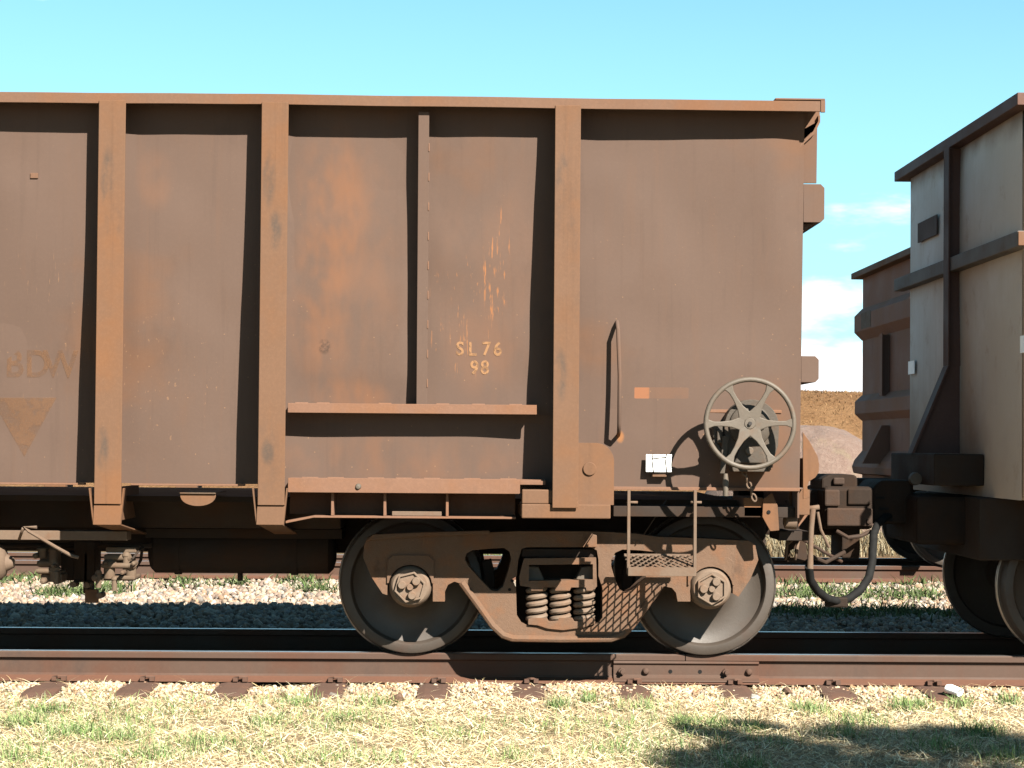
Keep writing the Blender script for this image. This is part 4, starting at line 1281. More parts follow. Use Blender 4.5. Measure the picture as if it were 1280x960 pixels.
MB().prism(v, 'y', 12.05, 12.07).build('angle_bracket', M_FLANGE, WG, 0.002)
p0, p1 = at(1004, 612, 11.9), at(1012, 668, 11.9)
MB().box(XE - 0.03, p1.x, 11.9, YB2 - 11.9, p1.z + 0.12, p0.z).build('end_sill', M_POST, WG, 0.004)
# hanging rods and brake rigging under the end
for a in ([(985, 665), (982, 700)], [(1002, 664), (985, 680)], [(998, 676), (994, 700)]):
    MB().tube([at(a[0][0], a[0][1], 12.4), at(a[1][0], a[1][1], 12.4)], 0.010, 6).build('hanger_rod', M_TAN, WG)
v = [xz(a, c, 12.45) for a, c in ((986, 672), (1006, 668), (1010, 698), (1002, 704), (984, 702))]
hv = [xz(a, c, 12.45) for a, c in ((988, 688), (994, 686), (994, 697), (988, 697))]
MB().prism(v, 'y', 12.45, 12.48, [hv]).build('safety_bracket', M_UNDER, WG, 0.003)
# coupler: shank, yoke and knuckle head
cp = MB()
cp.box(XE - 0.2, ax(1040, YC, 630), YC - 0.14, YC + 0.14, az(668, YC, 1040), az(612, YC, 1040))
CP = cp.build('coupler', M_DARKCAST, WG, 0.02)
a, c = at(1030, 608, 12.75), at(1092, 662, 12.75)
MB().box(a.x, c.x, 12.75, 13.45, c.z, a.z).build('coupler_head', M_DARKCAST, CP, 0.03)
a, c = at(1027, 593, 12.85), at(1072, 610, 12.85)
MB().prism([(a.x, c.z - 0.02), (a.x, a.z - 0.03), (a.x + 0.05, a.z), (c.x - 0.02, a.z), (c.x, a.z - 0.02), (c.x, c.z - 0.02)], 'y', 12.85, 13.3).build('knuckle', M_DARKCAST, CP, 0.015)
a, c = at(1056, 655, 12.7), at(1079, 699, 12.7)
MB().box(a.x, c.x, 12.8, 13.2, c.z, a.z).build('lock_lifter', M_DARKCAST, CP, 0.01)
M_KN = steel('coupler_rust', (0.095, 0.055, 0.036), (0.13, 0.066, 0.038), 0.5, 0.85, 6.0, 0.2, 0.0, darkamt=0.5, bump=0.6)
def cbox(a, c, y0, y1, name, mat, par, bv=0.008):
    p, q_ = at(a[0], a[1], y0), at(c[0], c[1], y0)
    return MB().box(p.x, q_.x, y0, y1, q_.z, p.z).build(name, mat, par, bv)
cbox((1034, 635), (1091, 658), 12.715, 12.749, 'head_guard_plate', M_KN, CP, 0.01)
cbox((1031, 612), (1050, 633), 12.725, 12.749, 'head_boss', M_KN, CP, 0.012)
cbox((1060, 611), (1089, 631), 12.732, 12.749, 'head_rib', M_DARKCAST, CP, 0.01)
cbox((1042, 597), (1056, 606), 12.82, 12.849, 'knuckle_lug', M_KN, CP, 0.01)
for (a, c) in ((1086, 652),):
    p = at(a, c, 12.71)
    MB().lathe([(0.001, -0.016), (0.014, -0.014), (0.019, 0.0), (0.001, 0.004)], (p.x, 12.715, p.z), 'y', 10).build('head_bolt', M_KN, CP)
MB().tube([at(1046, 664, 12.7), at(1060, 672, 12.66), at(1076, 670, 12.68), at(1088, 664, 12.72)], 0.014, 8).build('lifter_rod', M_KN, CP)
MB().tube([at(1000, 672, 12.3), at(1030, 690, 12.35), at(1052, 702, 12.45)], 0.011, 8).build('hanger_rod', M_KN, WG)
MB().tube([at(1056, 690, 12.4), at(1032, 703, 12.35), at(1016, 696, 12.3)], 0.014, 8).build('hanger_rod', M_UNDER, WG)
# angle cock, pipe and brake hose, loop to the next wagon
YH = 12.05
MB().tube([at(1016, 636, YH), at(1014, 660, YH), at(1013, 690, YH), at(1012.5, 711, YH)], [0.020, 0.018, 0.018, 0.022], 10).build('hose_nipple', M_TAN, WG)
MB().tube([at(1008, 636, YH), at(1024, 634, YH)], 0.016, 8).build('angle_cock', M_TAN, WG)
MB().tube([at(1022, 640, YH + 0.1), at(1026, 662, YH + 0.1), at(1036, 684, YH + 0.15)], 0.010, 8).build('uncoupling_rod', M_TAN, WG)
hz_ = [(1011, 708), (1013, 725), (1022, 739), (1034, 748), (1048, 752), (1062, 748), (1076, 737), (1086, 722), (1090, 704), (1091, 688), (1092, 668)]
hp = [at(a, c, YH + 0.06 * i) for i, (a, c) in enumerate(hz_)] + [at(1097, 655, 12.75), at(1108, 646, 12.85), at(1126, 642, 12.95)]
HO = MB().tube(hp, 0.027, 12).build('brake_hose', M_BLACK, WG)
q = at(1047, 752, YH + 0.25)
MB().box(q.x - 0.08, q.x + 0.06, q.y - 0.035, q.y + 0.035, q.z - 0.035, q.z + 0.03).build('hose_coupling', M_DARKCAST, HO, 0.01)

# ------------------------------------------------------------------ the next wagon, pale grey, on the same track
XW = 3.332
XN = XW + 0.0
M_PALE = None
m, nt, b = new_mat('pale_end_paint')
pos = N(nt, 'ShaderNodeNewGeometry').outputs['Position']
sp = N(nt, 'ShaderNodeSeparateXYZ', {0: pos})
base = mix(nt, ramp(nt, noise(nt, pos, 1.4, 6, 0.6), 0.3, 0.7), (2.35, 2.3, 2.2), (2.0, 1.92, 1.8))
st = noise(nt, pos, 1.0, 6, 0.6, (18, 18, 1.0))
base = mix(nt, mul(nt, ramp(nt, st, 0.48, 0.72), 0.4), base, (1.7, 1.45, 1.2))
zz = mul(nt, mul(nt, sp.outputs[2], noise(nt, pos, 1.2, 5, 0.6), 'SUBTRACT'), 0.0, 'ADD')
low = ramp(nt, zz, 1.75, 0.75)
near_warm = mul(nt, ramp(nt, mul(nt, noise(nt, pos, 0.8, 5, 0.6), mul(nt, sp.outputs[1], -0.10), 'ADD'), -1.0, -0.62), 0.85)  # rusty dust plus painted warm ground bounce, stronger towards the near side
base = mix(nt, mul(nt, low, 0.9), base, (0.75, 0.46, 0.28))
base = mix(nt, near_warm, base, (1.7, 1.4, 1.12))
base = mix(nt, mul(nt, ramp(nt, noise(nt, pos, 5.0, 5, 0.7), 0.55, 0.75), 0.5), base, (1.2, 0.85, 0.6))
edge = ramp(nt, mul(nt, sp.outputs[2], mul(nt, noise(nt, pos, 2.5, 4), 0.22), 'ADD'), 3.34, 3.52)
base = mix(nt, mul(nt, edge, 0.8), base, (0.45, 0.26, 0.14))
nt.links.new(base, b.inputs['Base Color'])
b.inputs['Roughness'].default_value = 0.75
b.inputs['Specular IOR Level'].default_value = 0.25
bp = N(nt, 'ShaderNodeBump', {'Strength': 0.15, 'Distance': 0.01, 'Height': noise(nt, pos, 30, 4)})
nt.links.new(bp.outputs[0], b.inputs['Normal'])
M_PALE = m
M_ENDTRIM = steel('end_trim_rust', (0.25, 0.13, 0.105), (0.30, 0.15, 0.105), 0.5, 0.75, 3.0, 0.2, 0.0, darkamt=0.3)
M_BEAM = steel('beam_grey', (0.40, 0.36, 0.33), (0.36, 0.23, 0.16), 0.35, 0.75, 3.0, 0.3, 0.0, darkamt=0.3)
GW = empty('ore_wagon', (XW + 4.8, YC, 0), 'pale grey wagon end with a dark cross beam at the right edge', 'ore wagon')
ZW = 3.472
XW1 = XW + 9.6
def dented_end(name, X, y0, y1, z0, z1, mat, parent):
    mb = MB()
    def fn(u, v):
        y, z = y0 + (y1 - y0) * u, z0 + (z1 - z0) * v
        e = min(1, 6 * min(u, 1 - u)) * min(1, 6 * min(v, 1 - v))
        return (X + 0.025 * e * (float(vnoise(y, z, 1.3, 51)) - 0.5), y, z)
    mb.grid(fn, 40, 40)
    mb.grid(lambda u, v: (X + 0.03, y0 + (y1 - y0) * u, z0 + (z1 - z0) * v), 2, 2)
    return mb.build(name, mat, parent)
dented_end('end_wall', XW, 11.60, YB2 - 11.60, 1.02, ZW - 0.06, M_PALE, GW)
MB().box(XW - 0.085, XW + 0.14, YL, YB2 - YL, ZW - 0.075, ZW).build('end_lip', M_ENDTRIM, GW, 0.004)
MB().box(XW + 0.1405, XW1, YL, YL + 0.18, ZW - 0.065, ZW).build('top_lip', M_LIP, GW, 0.004)
MB().box(XW + 0.1405, XW1, YB2 - YL - 0.18, YB2 - YL, ZW - 0.065, ZW).build('far_top_lip', M_LIP, GW, 0.004)
MB().box(XW + 0.03, XW1, 11.60, 11.612, 1.02, ZW - 0.066).build('side_panel', M_SIDE, GW, 0.002)
MB().box(XW + 0.03, XW1, YB2 - 11.612, YB2 - 11.60, 1.02, ZW - 0.066).build('far_side_panel', M_SIDE, GW, 0.002)
for k in range(9):
    x = XW + 0.75 + k * 0.99
    MB().box(x - 0.08, x + 0.08, YF, 11.605, 0.80, ZW - 0.066).build('side_post', M_POST, GW, 0.004)
MB().box(XW + 0.3, XW1, 11.9, YB2 - 11.9, 0.98, 1.019).build('floor', M_UNDER, GW)
MB().box(XW + 0.1, XW1, YC - 0.2, YC + 0.2, 0.60, 0.979).build('centre_sill', M_UNDER, GW, 0.01)
MB().box(XW - 0.085, XW - 0.001, YL - 0.005, YB2 - YL + 0.005, 2.545, 2.64).build('end_beam', M_BEAM, GW, 0.006)
MB().box(XW - 0.083, XW + 0.06, YL - 0.02, YL - 0.0055, 2.55, 2.635).build('beam_end_plate', M_LIP, GW, 0.003)
# central T post: web and flange, with a gusset that widens to the foot
MB().box(XW - 0.10, XW - 0.091, 13.02, 13.16, 1.90, ZW - 0.08).box(XW - 0.0905, XW - 0.0865, 13.085, 13.10, 2.545, 2.64).box(XW - 0.0905, XW + 0.01, 13.085, 13.10, 1.90, 2.544).box(XW - 0.0905, XW + 0.01, 13.085, 13.10, 2.641, ZW - 0.08).build('end_post', M_ENDTRIM, GW, 0.003)
zg0 = 1.30
MB().prism([(XW - 0.002, 1.90), (XW - 0.09, 1.90), (XW - 0.325, zg0), (XW - 0.002, zg0)], 'y', 13.085, 13.10).build('end_gusset', M_ENDTRIM, GW, 0.002)
MB().hexa([(XW - 0.345, 13.02, zg0), (XW - 0.326, 13.02, zg0), (XW - 0.326, 13.16, zg0), (XW - 0.345, 13.16, zg0)], [(XW - 0.10, 13.02, 1.899), (XW - 0.088, 13.02, 1.899), (XW - 0.088, 13.16, 1.899), (XW - 0.10, 13.16, 1.899)]).build('gusset_flange', M_ENDTRIM, GW, 0.003)
MB().box(XW - 0.33, XW - 0.002, 12.45, YB2 - 12.45, 1.09, zg0 - 0.002).build('end_platform', M_UNDER, GW, 0.01)
MB().box(XW - 0.10, XW + 0.4, 12.2, YB2 - 12.2, 0.62, 1.018).build('end_sill', M_UNDER, GW, 0.01)
for (a, c, nm) in (((1135.5, 452), (1143, 467), 'white_square'), ((1275.5, 420), (1283, 440), 'white_square')):
    q0, q1 = atx(a[0], a[1], XW - 0.02), atx(c[0], c[1], XW - 0.02)
    MB().box(XW - 0.022, XW - 0.016, min(q0.y, q1.y), max(q0.y, q1.y), q1.z, q0.z).build(nm, M_WHITE, GW)
q0, q1 = atx(1148, 276, XW - 0.02), atx(1171.5, 296, XW - 0.02)
zc_ = (q0.z + q1.z) / 2
MB().box(XW - 0.026, XW - 0.016, q1.y, q0.y, zc_ - 0.075, zc_ + 0.07).build('number_plate', steel('plate_faded', (0.30, 0.20, 0.17), (0.25, 0.15, 0.12), 0.5), GW, 0.002)
# coupler of the pale wagon
o = MB().box(XW - 0.42, XW + 0.1, 12.55, 13.5, 0.70, 1.02).build('draft_casting', M_DARKCAST, GW, 0.03)
a, c = at(1088, 600, 12.9), at(1140, 655, 12.9)
o = MB().prism([(a.x, c.z), (a.x, a.z - 0.06), (a.x + 0.06, a.z), (c.x, a.z), (c.x, c.z)], 'y', 12.85, 13.4).build('coupler_head', M_DARKCAST, GW, 0.02)
for k in range(3):
    q = at(1100 + 5 * k, 622 + 14 * k, 12.85)
    MB().box(q.x - 0.03, q.x + 0.03, 12.842, 12.86, q.z - 0.008, q.z + 0.008).build('casting_slot', M_BLACK, o)
q = at(1136, 598, 13.0)
MB().lathe([(0.001, -0.02), (0.04, -0.02), (0.045, 0.02), (0.001, 0.02)], (q.x, 12.8, q.z), 'y', 16).build('pivot_cap', M_GREY, o)
copy_parts(BOG, GW, (XW + 1.47) - XBC)

# ------------------------------------------------------------------ the brown wagon on the second track
BW = empty('ore_wagon', (4.86 + 4.8, Y2, 0), 'dark brown wagon end on the track behind, peeping out beside the pale one', 'ore wagon')
M_BROWN = steel('brown_end', (0.55, 0.26, 0.175), (0.62, 0.29, 0.17), 0.5, 0.8, 1.6, 0.3, 0.0, darkamt=0.3)
XB = 4.88
Yn, Yf2 = Y2 - 1.56, Y2 + 1.56
ZBW = az(342, Yf2 + 0.15, 1064)
MB().box(XB, XB + 0.02, Yn, Yf2, 0.95, ZBW - 0.06).build('end_wall', M_BROWN, BW, 0.003)
xlipb = ax(1064, Yf2 + 0.15, 345)
MB().box(xlipb, XB + 0.12, Yn - 0.16, Yf2 + 0.16, ZBW - 0.075, ZBW).build('end_lip', M_LIP, BW, 0.006)
MB().box(XB + 0.121, XB + 9.5, Yn - 0.16, Yn, ZBW - 0.075, ZBW).build('top_lip', M_LIP, BW, 0.006)
MB().box(XB + 0.121, XB + 9.5, Yf2, Yf2 + 0.16, ZBW - 0.075, ZBW).build('far_top_lip', M_LIP, BW, 0.006)
for yy in (Yn, Yf2 - 0.014):
    MB().box(XB + 0.021, XB + 9.5, yy, yy + 0.014, 0.95, ZBW - 0.076).build('side_panel', M_SIDE, BW, 0.002)
for k in range(9):
    x = XB + 0.6 + 0.99 * k
    MB().box(x - 0.08, x + 0.08, Yn - 0.17, Yn - 0.001, 0.75, ZBW - 0.076).build('side_post', M_POST, BW, 0.004)
MB().box(XB + 0.1, XB + 9.4, Y2 - 1.2, Y2 + 1.2, 0.90, 0.949).build('floor', M_UNDER, BW)
MB().box(XB + 0.1, XB + 9.4, Y2 - 0.2, Y2 + 0.2, 0.55, 0.899).build('centre_sill', M_UNDER, BW)
def hexbeam(pyt, pyb, ch, prot, name):
    zt, zb = az(pyt, Yf2 + 0.02, 1072), az(pyb, Yf2 + 0.02, 1072)
    pl = [(XB - 0.001, zb), (XB - prot, zb + ch), (XB - prot, zt - ch), (XB - 0.001, zt)]
    return MB().prism(pl, 'y', Yn - 0.03, Yf2 + 0.03).build(name, M_BROWN, BW, 0.004)
b1 = hexbeam(386, 426, 0.10, 0.10, 'end_beam')
hexbeam(494, 526, 0.085, 0.09, 'end_beam')
q0, q1 = atx(1076, 392, XB - 0.105), atx(1088, 408, XB - 0.105)
MB().box(XB - 0.104, XB - 0.1005, q1.y, q0.y, q1.z, q0.z).build('tan_plate', M_TAN, BW)
MB().box(XB - 0.099, XB - 0.085, Y2 - 0.05, Y2 + 0.09, 1.95, az(424, Yf2, 1072) - 0.02).box(XB - 0.0845, XB - 0.0005, Y2, Y2 + 0.016, 1.95, az(424, Yf2, 1072) - 0.03).build('end_post', M_BROWN, BW, 0.003)
MB().prism([(XB - 0.0005, 1.60), (XB - 0.095, 1.60), (XB - 0.32, 1.15), (XB - 0.0005, 1.15)], 'y', Y2 - 0.03, Y2 + 0.05).build('end_gusset', M_BROWN, BW, 0.004)
MB().prism([(XB - 0.0005, 1.0), (XB - 0.11, 1.02), (XB - 0.13, 1.10), (XB - 0.10, 1.18), (XB - 0.0005, 1.30)], 'y', Yn + 0.2, Yf2).build('end_sill', M_BROWN, BW, 0.004)
MB().box(XB - 0.5, XB + 0.1, Y2 - 0.3, Y2 + 0.3, 0.62, 0.98).build('coupler', M_UNDER, BW, 0.03)
copy_parts(BOG, BW, (ax(1137, Y2 - 0.82, 655) + 0.476) + (XBC - xA) - XBC, Y2 - YC)

# ------------------------------------------------------------------ litter
q = atz(1192, 865, -0.17)
CUP = empty('paper_cup', (q.x, q.y, q.z - 0.02), 'crushed white paper cup lying by the near rail at the right', 'paper cup')
cm_ = MB()
n = 20
prof_ = [(0.026, 0.0), (0.030, 0.02), (0.036, 0.075), (0.038, 0.08), (0.034, 0.078), (0.028, 0.02), (0.001, 0.004), (0.001, 0.0)]
cm_.lathe(prof_, (0, 0, 0), 'x', n)
rot = Matrix.Rotation(math.radians(-38), 3, 'Z') @ Matrix.Rotation(math.radians(14), 3, 'Y')
vv = []
for (x, y, z) in cm_.v:
    z *= 0.72 + 0.15 * math.sin(x * 60)
    y *= 1.1
    p = rot @ Vector((x - 0.04, y, z))
    vv.append((p.x * 1.15 + q.x, p.y * 1.15 + q.y, p.z * 1.15 + q.z + 0.012))
cm_.v = vv
cm_.build('cup_body', M_WHITE, CUP)

# ------------------------------------------------------------------ stones, straw, grass (nobody could count them)
PH = (1 + 5 ** 0.5) / 2
ICO = np.array([(-1, PH, 0), (1, PH, 0), (-1, -PH, 0), (1, -PH, 0), (0, -1, PH), (0, 1, PH), (0, -1, -PH), (0, 1, -PH), (PH, 0, -1), (PH, 0, 1), (-PH, 0, -1), (-PH, 0, 1)]) / math.hypot(1, PH)
ICF = np.array([(0, 11, 5), (0, 5, 1), (0, 1, 7), (0, 7, 10), (0, 10, 11), (1, 5, 9), (5, 11, 4), (11, 10, 2), (10, 7, 6), (7, 1, 8), (3, 9, 4), (3, 4, 2), (3, 2, 6), (3, 6, 8), (3, 8, 9), (4, 9, 5), (2, 4, 11), (6, 2, 10), (8, 6, 7), (9, 8, 1)])
def rand_rot(n):
    q = RNG.normal(size=(n, 4))
    q /= np.linalg.norm(q, axis=1)[:, None]
    w, x, y, z = q.T
    return np.stack([np.stack([1 - 2 * (y * y + z * z), 2 * (x * y - z * w), 2 * (x * z + y * w)], -1),
                     np.stack([2 * (x * y + z * w), 1 - 2 * (x * x + z * z), 2 * (y * z - x * w)], -1),
                     np.stack([2 * (x * z - y * w), 2 * (y * z + x * w), 1 - 2 * (x * x + y * y)], -1)], 1)
PAL = np.array([(0.42, 0.33, 0.25), (0.36, 0.27, 0.20), (0.48, 0.40, 0.31), (0.28, 0.21, 0.17), (0.40, 0.27, 0.18), (0.33, 0.30, 0.27), (0.52, 0.45, 0.36)])
def stones(name, x, y, s, sink=0.2, pal=PAL, zoff=0.0, dark=1.0):
    n = len(x)
    jit = 1 + RNG.uniform(-0.32, 0.28, (n, 12, 1))
    base = ICO[None] * jit * (s[:, None, None] * RNG.uniform(0.6, 1.15, (n, 1, 3)))
    V = np.einsum('nij,nkj->nki', rand_rot(n), base)
    V[:, :, 0] += x[:, None]
    V[:, :, 1] += y[:, None]
    V[:, :, 2] += (gz(x, y) + s * (0.5 - sink) + zoff)[:, None]
    Fc = (ICF[None] + (np.arange(n) * 12)[:, None, None]).reshape(-1, 3)
    t = pal[RNG.integers(0, len(pal), n)] * RNG.uniform(0.65, 1.2, (n, 1)) * dark * 2.0
    tone = np.repeat(t, 12, 0)
    return bulk(name, V.reshape(-1, 3), Fc, tone, M_STONE, 3)
M_STONE = attr_mat('stone', 0.9)
# ballast behind and under the train
n = 42000
y = RNG.uniform(12.45, 21.6, n)
x = RNG.uniform(-0.36, 0.36, n) * y
keep = ~((np.abs(y - YRF) < 0.09) | (np.abs(y - (Y2 - 0.7535)) < 0.09))
x, y = x[keep], y[keep]
keep = vnoise(x, y, 0.8, 21) < 0.98
x, y = x[keep], y[keep]
tag(stones('ballast', x, y, RNG.uniform(0.016, 0.042, len(x))), 'grey and cream ballast stones between the tracks', 'ballast', kind='stuff')
n = 7000
y = RNG.uniform(21.85, 24.6, n)
x = RNG.uniform(-0.36, 0.36, n) * y
keep = np.abs(y - (Y2 + 0.7535)) > 0.09
x, y = x[keep], y[keep]
tag(stones('ballast', x, y, RNG.uniform(0.02, 0.05, len(x)), 0.1), 'ballast stones along the second track', 'ballast', kind='stuff')
# small stones in front of the rail
n = 15000
y = 12.26 - np.abs(RNG.normal(0, 0.42, n))
x = RNG.uniform(-0.36, 0.36, n) * y
PALF = np.array([(0.60, 0.47, 0.31), (0.52, 0.38, 0.24), (0.66, 0.56, 0.40), (0.34, 0.22, 0.15), (0.50, 0.30, 0.17), (0.42, 0.36, 0.30)])
onsl = np.min(np.abs(x[:, None] - np.array([a for a, _ in allx])[None]), 1) < 0.11
keep = ~(onsl & (y > 11.74) & (RNG.random(n) < 0.86))
x, y = x[keep], y[keep]
tag(stones('gravel', x, y, 0.006 + 0.012 * RNG.random(len(x)) ** 2, 0.15, PALF * 1.05), 'cream and rust coloured gravel along the foot of the near rail', 'gravel', kind='stuff')
# a few larger stones one can count
LS = [(353, 868, 0.05, 'small red brown stone left of the fourth sleeper end'), (418, 869, 0.055, 'grey angular stone on the fourth sleeper end'), (497, 873, 0.07, 'brown stone between the fourth and fifth sleeper ends'),
      (1091, 884, 0.06, 'flat brown stone on the gravel below the right end of the rail'), (984, 867, 0.06, 'dark upright stone right of the fishplate in front of the rail'), (948, 882, 0.035, 'small white stone right of the eighth sleeper end'),
      (944, 874, 0.055, 'grey stone beside the small white stone'), (1205, 866, 0.04, 'dark stone beside the white paper cup'), (921, 906, 0.03, 'small brown stone lying in the straw'), (1178, 870, 0.035, 'brown stone just left of the white paper cup')]
for (px, py, s, lab) in LS:
    q = atz(px, py, -0.205)
    V = ICO * (1 + RNG.uniform(-0.3, 0.25, (12, 1))) * s * RNG.uniform(0.45, 0.8, (1, 3)) * np.array([1.1, 1.0, 0.75])
    V = V @ rand_rot(1)[0].T
    me = bpy.data.meshes.new('stone')
    me.from_pydata([tuple(v) for v in V], [], [tuple(t) for t in ICF])
    c = {'white': (0.75, 0.70, 0.62), 'grey': (0.36, 0.31, 0.26)}.get(next((w_ for w_ in ('white stone', 'grey') if w_ in lab), '').replace(' stone', ''), (0.27, 0.155, 0.10))
    key = 'stone_%d' % int(c[0] * 100)
    mt = bpy.data.materials.get(key) or plain(key, c, 0.9, scale=60)
    me.materials.append(mt)
    o = bpy.data.objects.new('loose_stone', me)
    COL.objects.link(o)
    o.location = (q.x, q.y, float(gz(q.x, q.y)) + s * 0.3)
    tag(o, lab, 'stone', 'loose stones in front of the near rail')

def blades(name, x, y, L, W, az_, tilt, tone, mat, z=None, bend=0.35):
    """tapered, bent grass blades; tilt 0 is flat, pi/2 upright"""
    n = len(x)
    z = gz(x, y) if z is None else z
    d = np.stack([np.cos(az_) * np.cos(tilt), np.sin(az_) * np.cos(tilt), np.sin(tilt)], 1)
    side = np.stack([-np.sin(az_), np.cos(az_), np.zeros(n)], 1) + RNG.normal(0, 0.3, (n, 3))
    side /= np.linalg.norm(side, axis=1)[:, None]
    p0 = np.stack([x, y, z], 1)
    p1 = p0 + d * (L * 0.55)[:, None]
    d2 = d + np.stack([np.cos(az_) * bend, np.sin(az_) * bend, -bend * np.ones(n) * np.sin(tilt)], 1)
    d2 /= np.linalg.norm(d2, axis=1)[:, None]
    p2 = p1 + d2 * (L * 0.45)[:, None]
    hw_ = (W / 2)[:, None] * side
    V = np.stack([p0 - hw_, p0 + hw_, p1 + hw_ * 0.8, p1 - hw_ * 0.8, p2 + hw_ * 0.15, p2 - hw_ * 0.15], 1)
    Fq = np.array([(0, 1, 2, 3), (3, 2, 4, 5)])
    Fc = (Fq[None] + (np.arange(n) * 6)[:, None, None]).reshape(-1, 4)
    return bulk(name, V.reshape(-1, 3), Fc, np.repeat(tone, 6, 0), mat, 4)
M_BLADE = attr_mat('blade', 0.75, 0.2)
M_STRAW = attr_mat('straw_blade', 0.8)
STRAW = np.array([(0.72, 0.58, 0.33), (0.78, 0.66, 0.42), (0.62, 0.47, 0.25), (0.70, 0.60, 0.40), (0.50, 0.35, 0.19), (0.80, 0.72, 0.50)])
GREEN = np.array([(0.17, 0.26, 0.085), (0.22, 0.31, 0.11), (0.13, 0.22, 0.07), (0.30, 0.36, 0.15), (0.25, 0.30, 0.16)])
def tones(pal, n, lo=0.75, hi=1.15):
    return pal[RNG.integers(0, len(pal), n)] * RNG.uniform(lo, hi, (n, 1))
# straw litter
n = 120000
y = RNG.uniform(8.3, 12.25, n)
x = RNG.uniform(-0.36, 0.36, n) * y
onsl = np.min(np.abs(x[:, None] - np.array([a for a, _ in allx])[None]), 1) < 0.105
dens = 0.40 + 0.6 * sstep(11.9, 11.4, y)
keep = (RNG.random(n) < dens) & ~(onsl & (y > 11.76) & (RNG.random(n) < 0.93))
x, y = x[keep], y[keep]
n = len(x)
tag(blades('straw', x, y, 0.018 + 0.10 * RNG.random(n) ** 1.8, RNG.uniform(0.0018, 0.0045, n), RNG.uniform(0, 2 * math.pi, n), RNG.uniform(-0.05, 0.55, n) ** 1.0, tones(STRAW * 2.55, n, 0.8, 1.15), M_STRAW, gz(x, y) + RNG.uniform(0, 0.02, n)),
    'pale yellow dry straw and cut grass strewn before the rail', 'straw', kind='stuff')
# green grass in tufts
tx, ty, tr, tn = [], [], [], []
hand = [(30, 905, .16, 420), (95, 920, .22, 520), (60, 890, .12, 240), (150, 925, .14, 260), (185, 945, .2, 260), (250, 930, .2, 200), (330, 905, .12, 160), (370, 885, .16, 230), (430, 900, .2, 160), (470, 885, .16, 200), (560, 920, .2, 140), (700, 888, .07, 220), (738, 882, .07, 120),
        (800, 890, .2, 190), (855, 908, .10, 300), (640, 945, .2, 140), (760, 940, .25, 200), (935, 955, .12, 240), (945, 915, .10, 170), (1010, 893, .12, 300), (1125, 888, .09, 240), (1150, 886, .06, 140), (1200, 886, .07, 200), (1262, 885, .08, 200), (1225, 915, .14, 360), (1080, 905, .16, 220), (1050, 920, .15, 180), (900, 910, .14, 200), (1260, 945, .2, 240), (1180, 935, .2, 220), (480, 950, .2, 130), (400, 945, .22, 180), (20, 945, .2, 240)]
X_, Y_, S_ = [], [], []
for (px, py, r, k) in hand:
    q = atz(px, py, -0.24)
    X_.append(q.x + RNG.normal(0, r * 0.5, k))
    Y_.append(q.y + RNG.normal(0, r * 0.55, k))
    S_.append(np.full(k, 1.0))
k = 34000
yy = RNG.uniform(8.4, 11.75, k)
xx = RNG.uniform(-0.34, 0.34, k) * yy
kp = RNG.random(k) < sstep(0.42, 0.8, vnoise(xx, yy, 1.7, 41) * 0.7 + 0.3 * vnoise(xx, yy, 5.0, 42) - 0.03 * xx)
yy, xx, k = yy[kp], xx[kp], int(kp.sum())
X_.append(xx); Y_.append(yy); S_.append(np.full(k, 0.8))
x, y, s = (np.concatenate(v) for v in (X_, Y_, S_))
keep = y < 12.1
x, y, s = x[keep], y[keep], s[keep]
n = len(x)
tag(blades('grass', x, y, RNG.uniform(0.03, 0.12, n) * s, RNG.uniform(0.003, 0.006, n), RNG.uniform(0, 2 * math.pi, n), RNG.uniform(0.5, 1.5, n), tones(GREEN * 2.5, n, 0.75, 1.35), M_BLADE),
    'green grass tufts growing through the straw in the foreground', 'grass', kind='stuff')
# tall dry stalks by the rail
q = [(525, 858), (523, 856), (1188, 858), (240, 856), (20, 856), (430, 856), (610, 866), (300, 870), (75, 860), (960, 866), (1010, 862)]
x = np.array([atz(a, c, -0.19).x for a, c in q]); y = np.array([atz(a, c, -0.19).y for a, c in q])
n = len(x)
tag(blades('dry_stalks', x, y, RNG.uniform(0.10, 0.17, n), np.full(n, 0.005), RNG.uniform(-0.6, 3.6, n), RNG.uniform(0.4, 1.3, n), tones(STRAW, n, 1.0, 1.15), M_BLADE), 'few dry straw stalks standing against the near rail', 'straw', kind='stuff')
# weeds behind the train
X_, Y_, H_ = [], [], []
wd = [(15, 733, .35, 260), (45, 728, .3, 200), (80, 745, .3, 420), (110, 742, .35, 420), (140, 738, .3, 300), (190, 728, .3, 200), (225, 734, .35, 220), (295, 735, .16, 200), (375, 733, .3, 300), (395, 740, .22, 300), (370, 728, .25, 200), (990, 735, .3, 260), (1010, 722, .35, 300), (1040, 728, .4, 350), (1000, 765, .4, 420), (1060, 770, .5, 500), (1120, 765, .45, 480), (1150, 748, .3, 300), (1170, 770, .4, 360), (1030, 745, .5, 500), (1090, 745, .5, 500), (1140, 735, .4, 400), (1000, 745, .4, 400), (1060, 720, .4, 300), (1105, 722, .3, 200), (1075, 722, .1, 160), (1150, 727, .2, 200), (600, 690, .6, 200), (990, 710, .2, 100)]
for (px, py, r, k) in wd:
    q = atz(px, py, -0.25)
    X_.append(q.x + RNG.normal(0, r * 0.5, k)); Y_.append(q.y + RNG.normal(0, r * 0.6, k)); H_.append(np.full(k, 1.0))
x, y = np.concatenate(X_), np.concatenate(Y_)
keep = (y > 14.2) & (np.abs(y - (Y2 - 0.7535)) > 0.1)
x, y = x[keep], y[keep]
n = len(x)
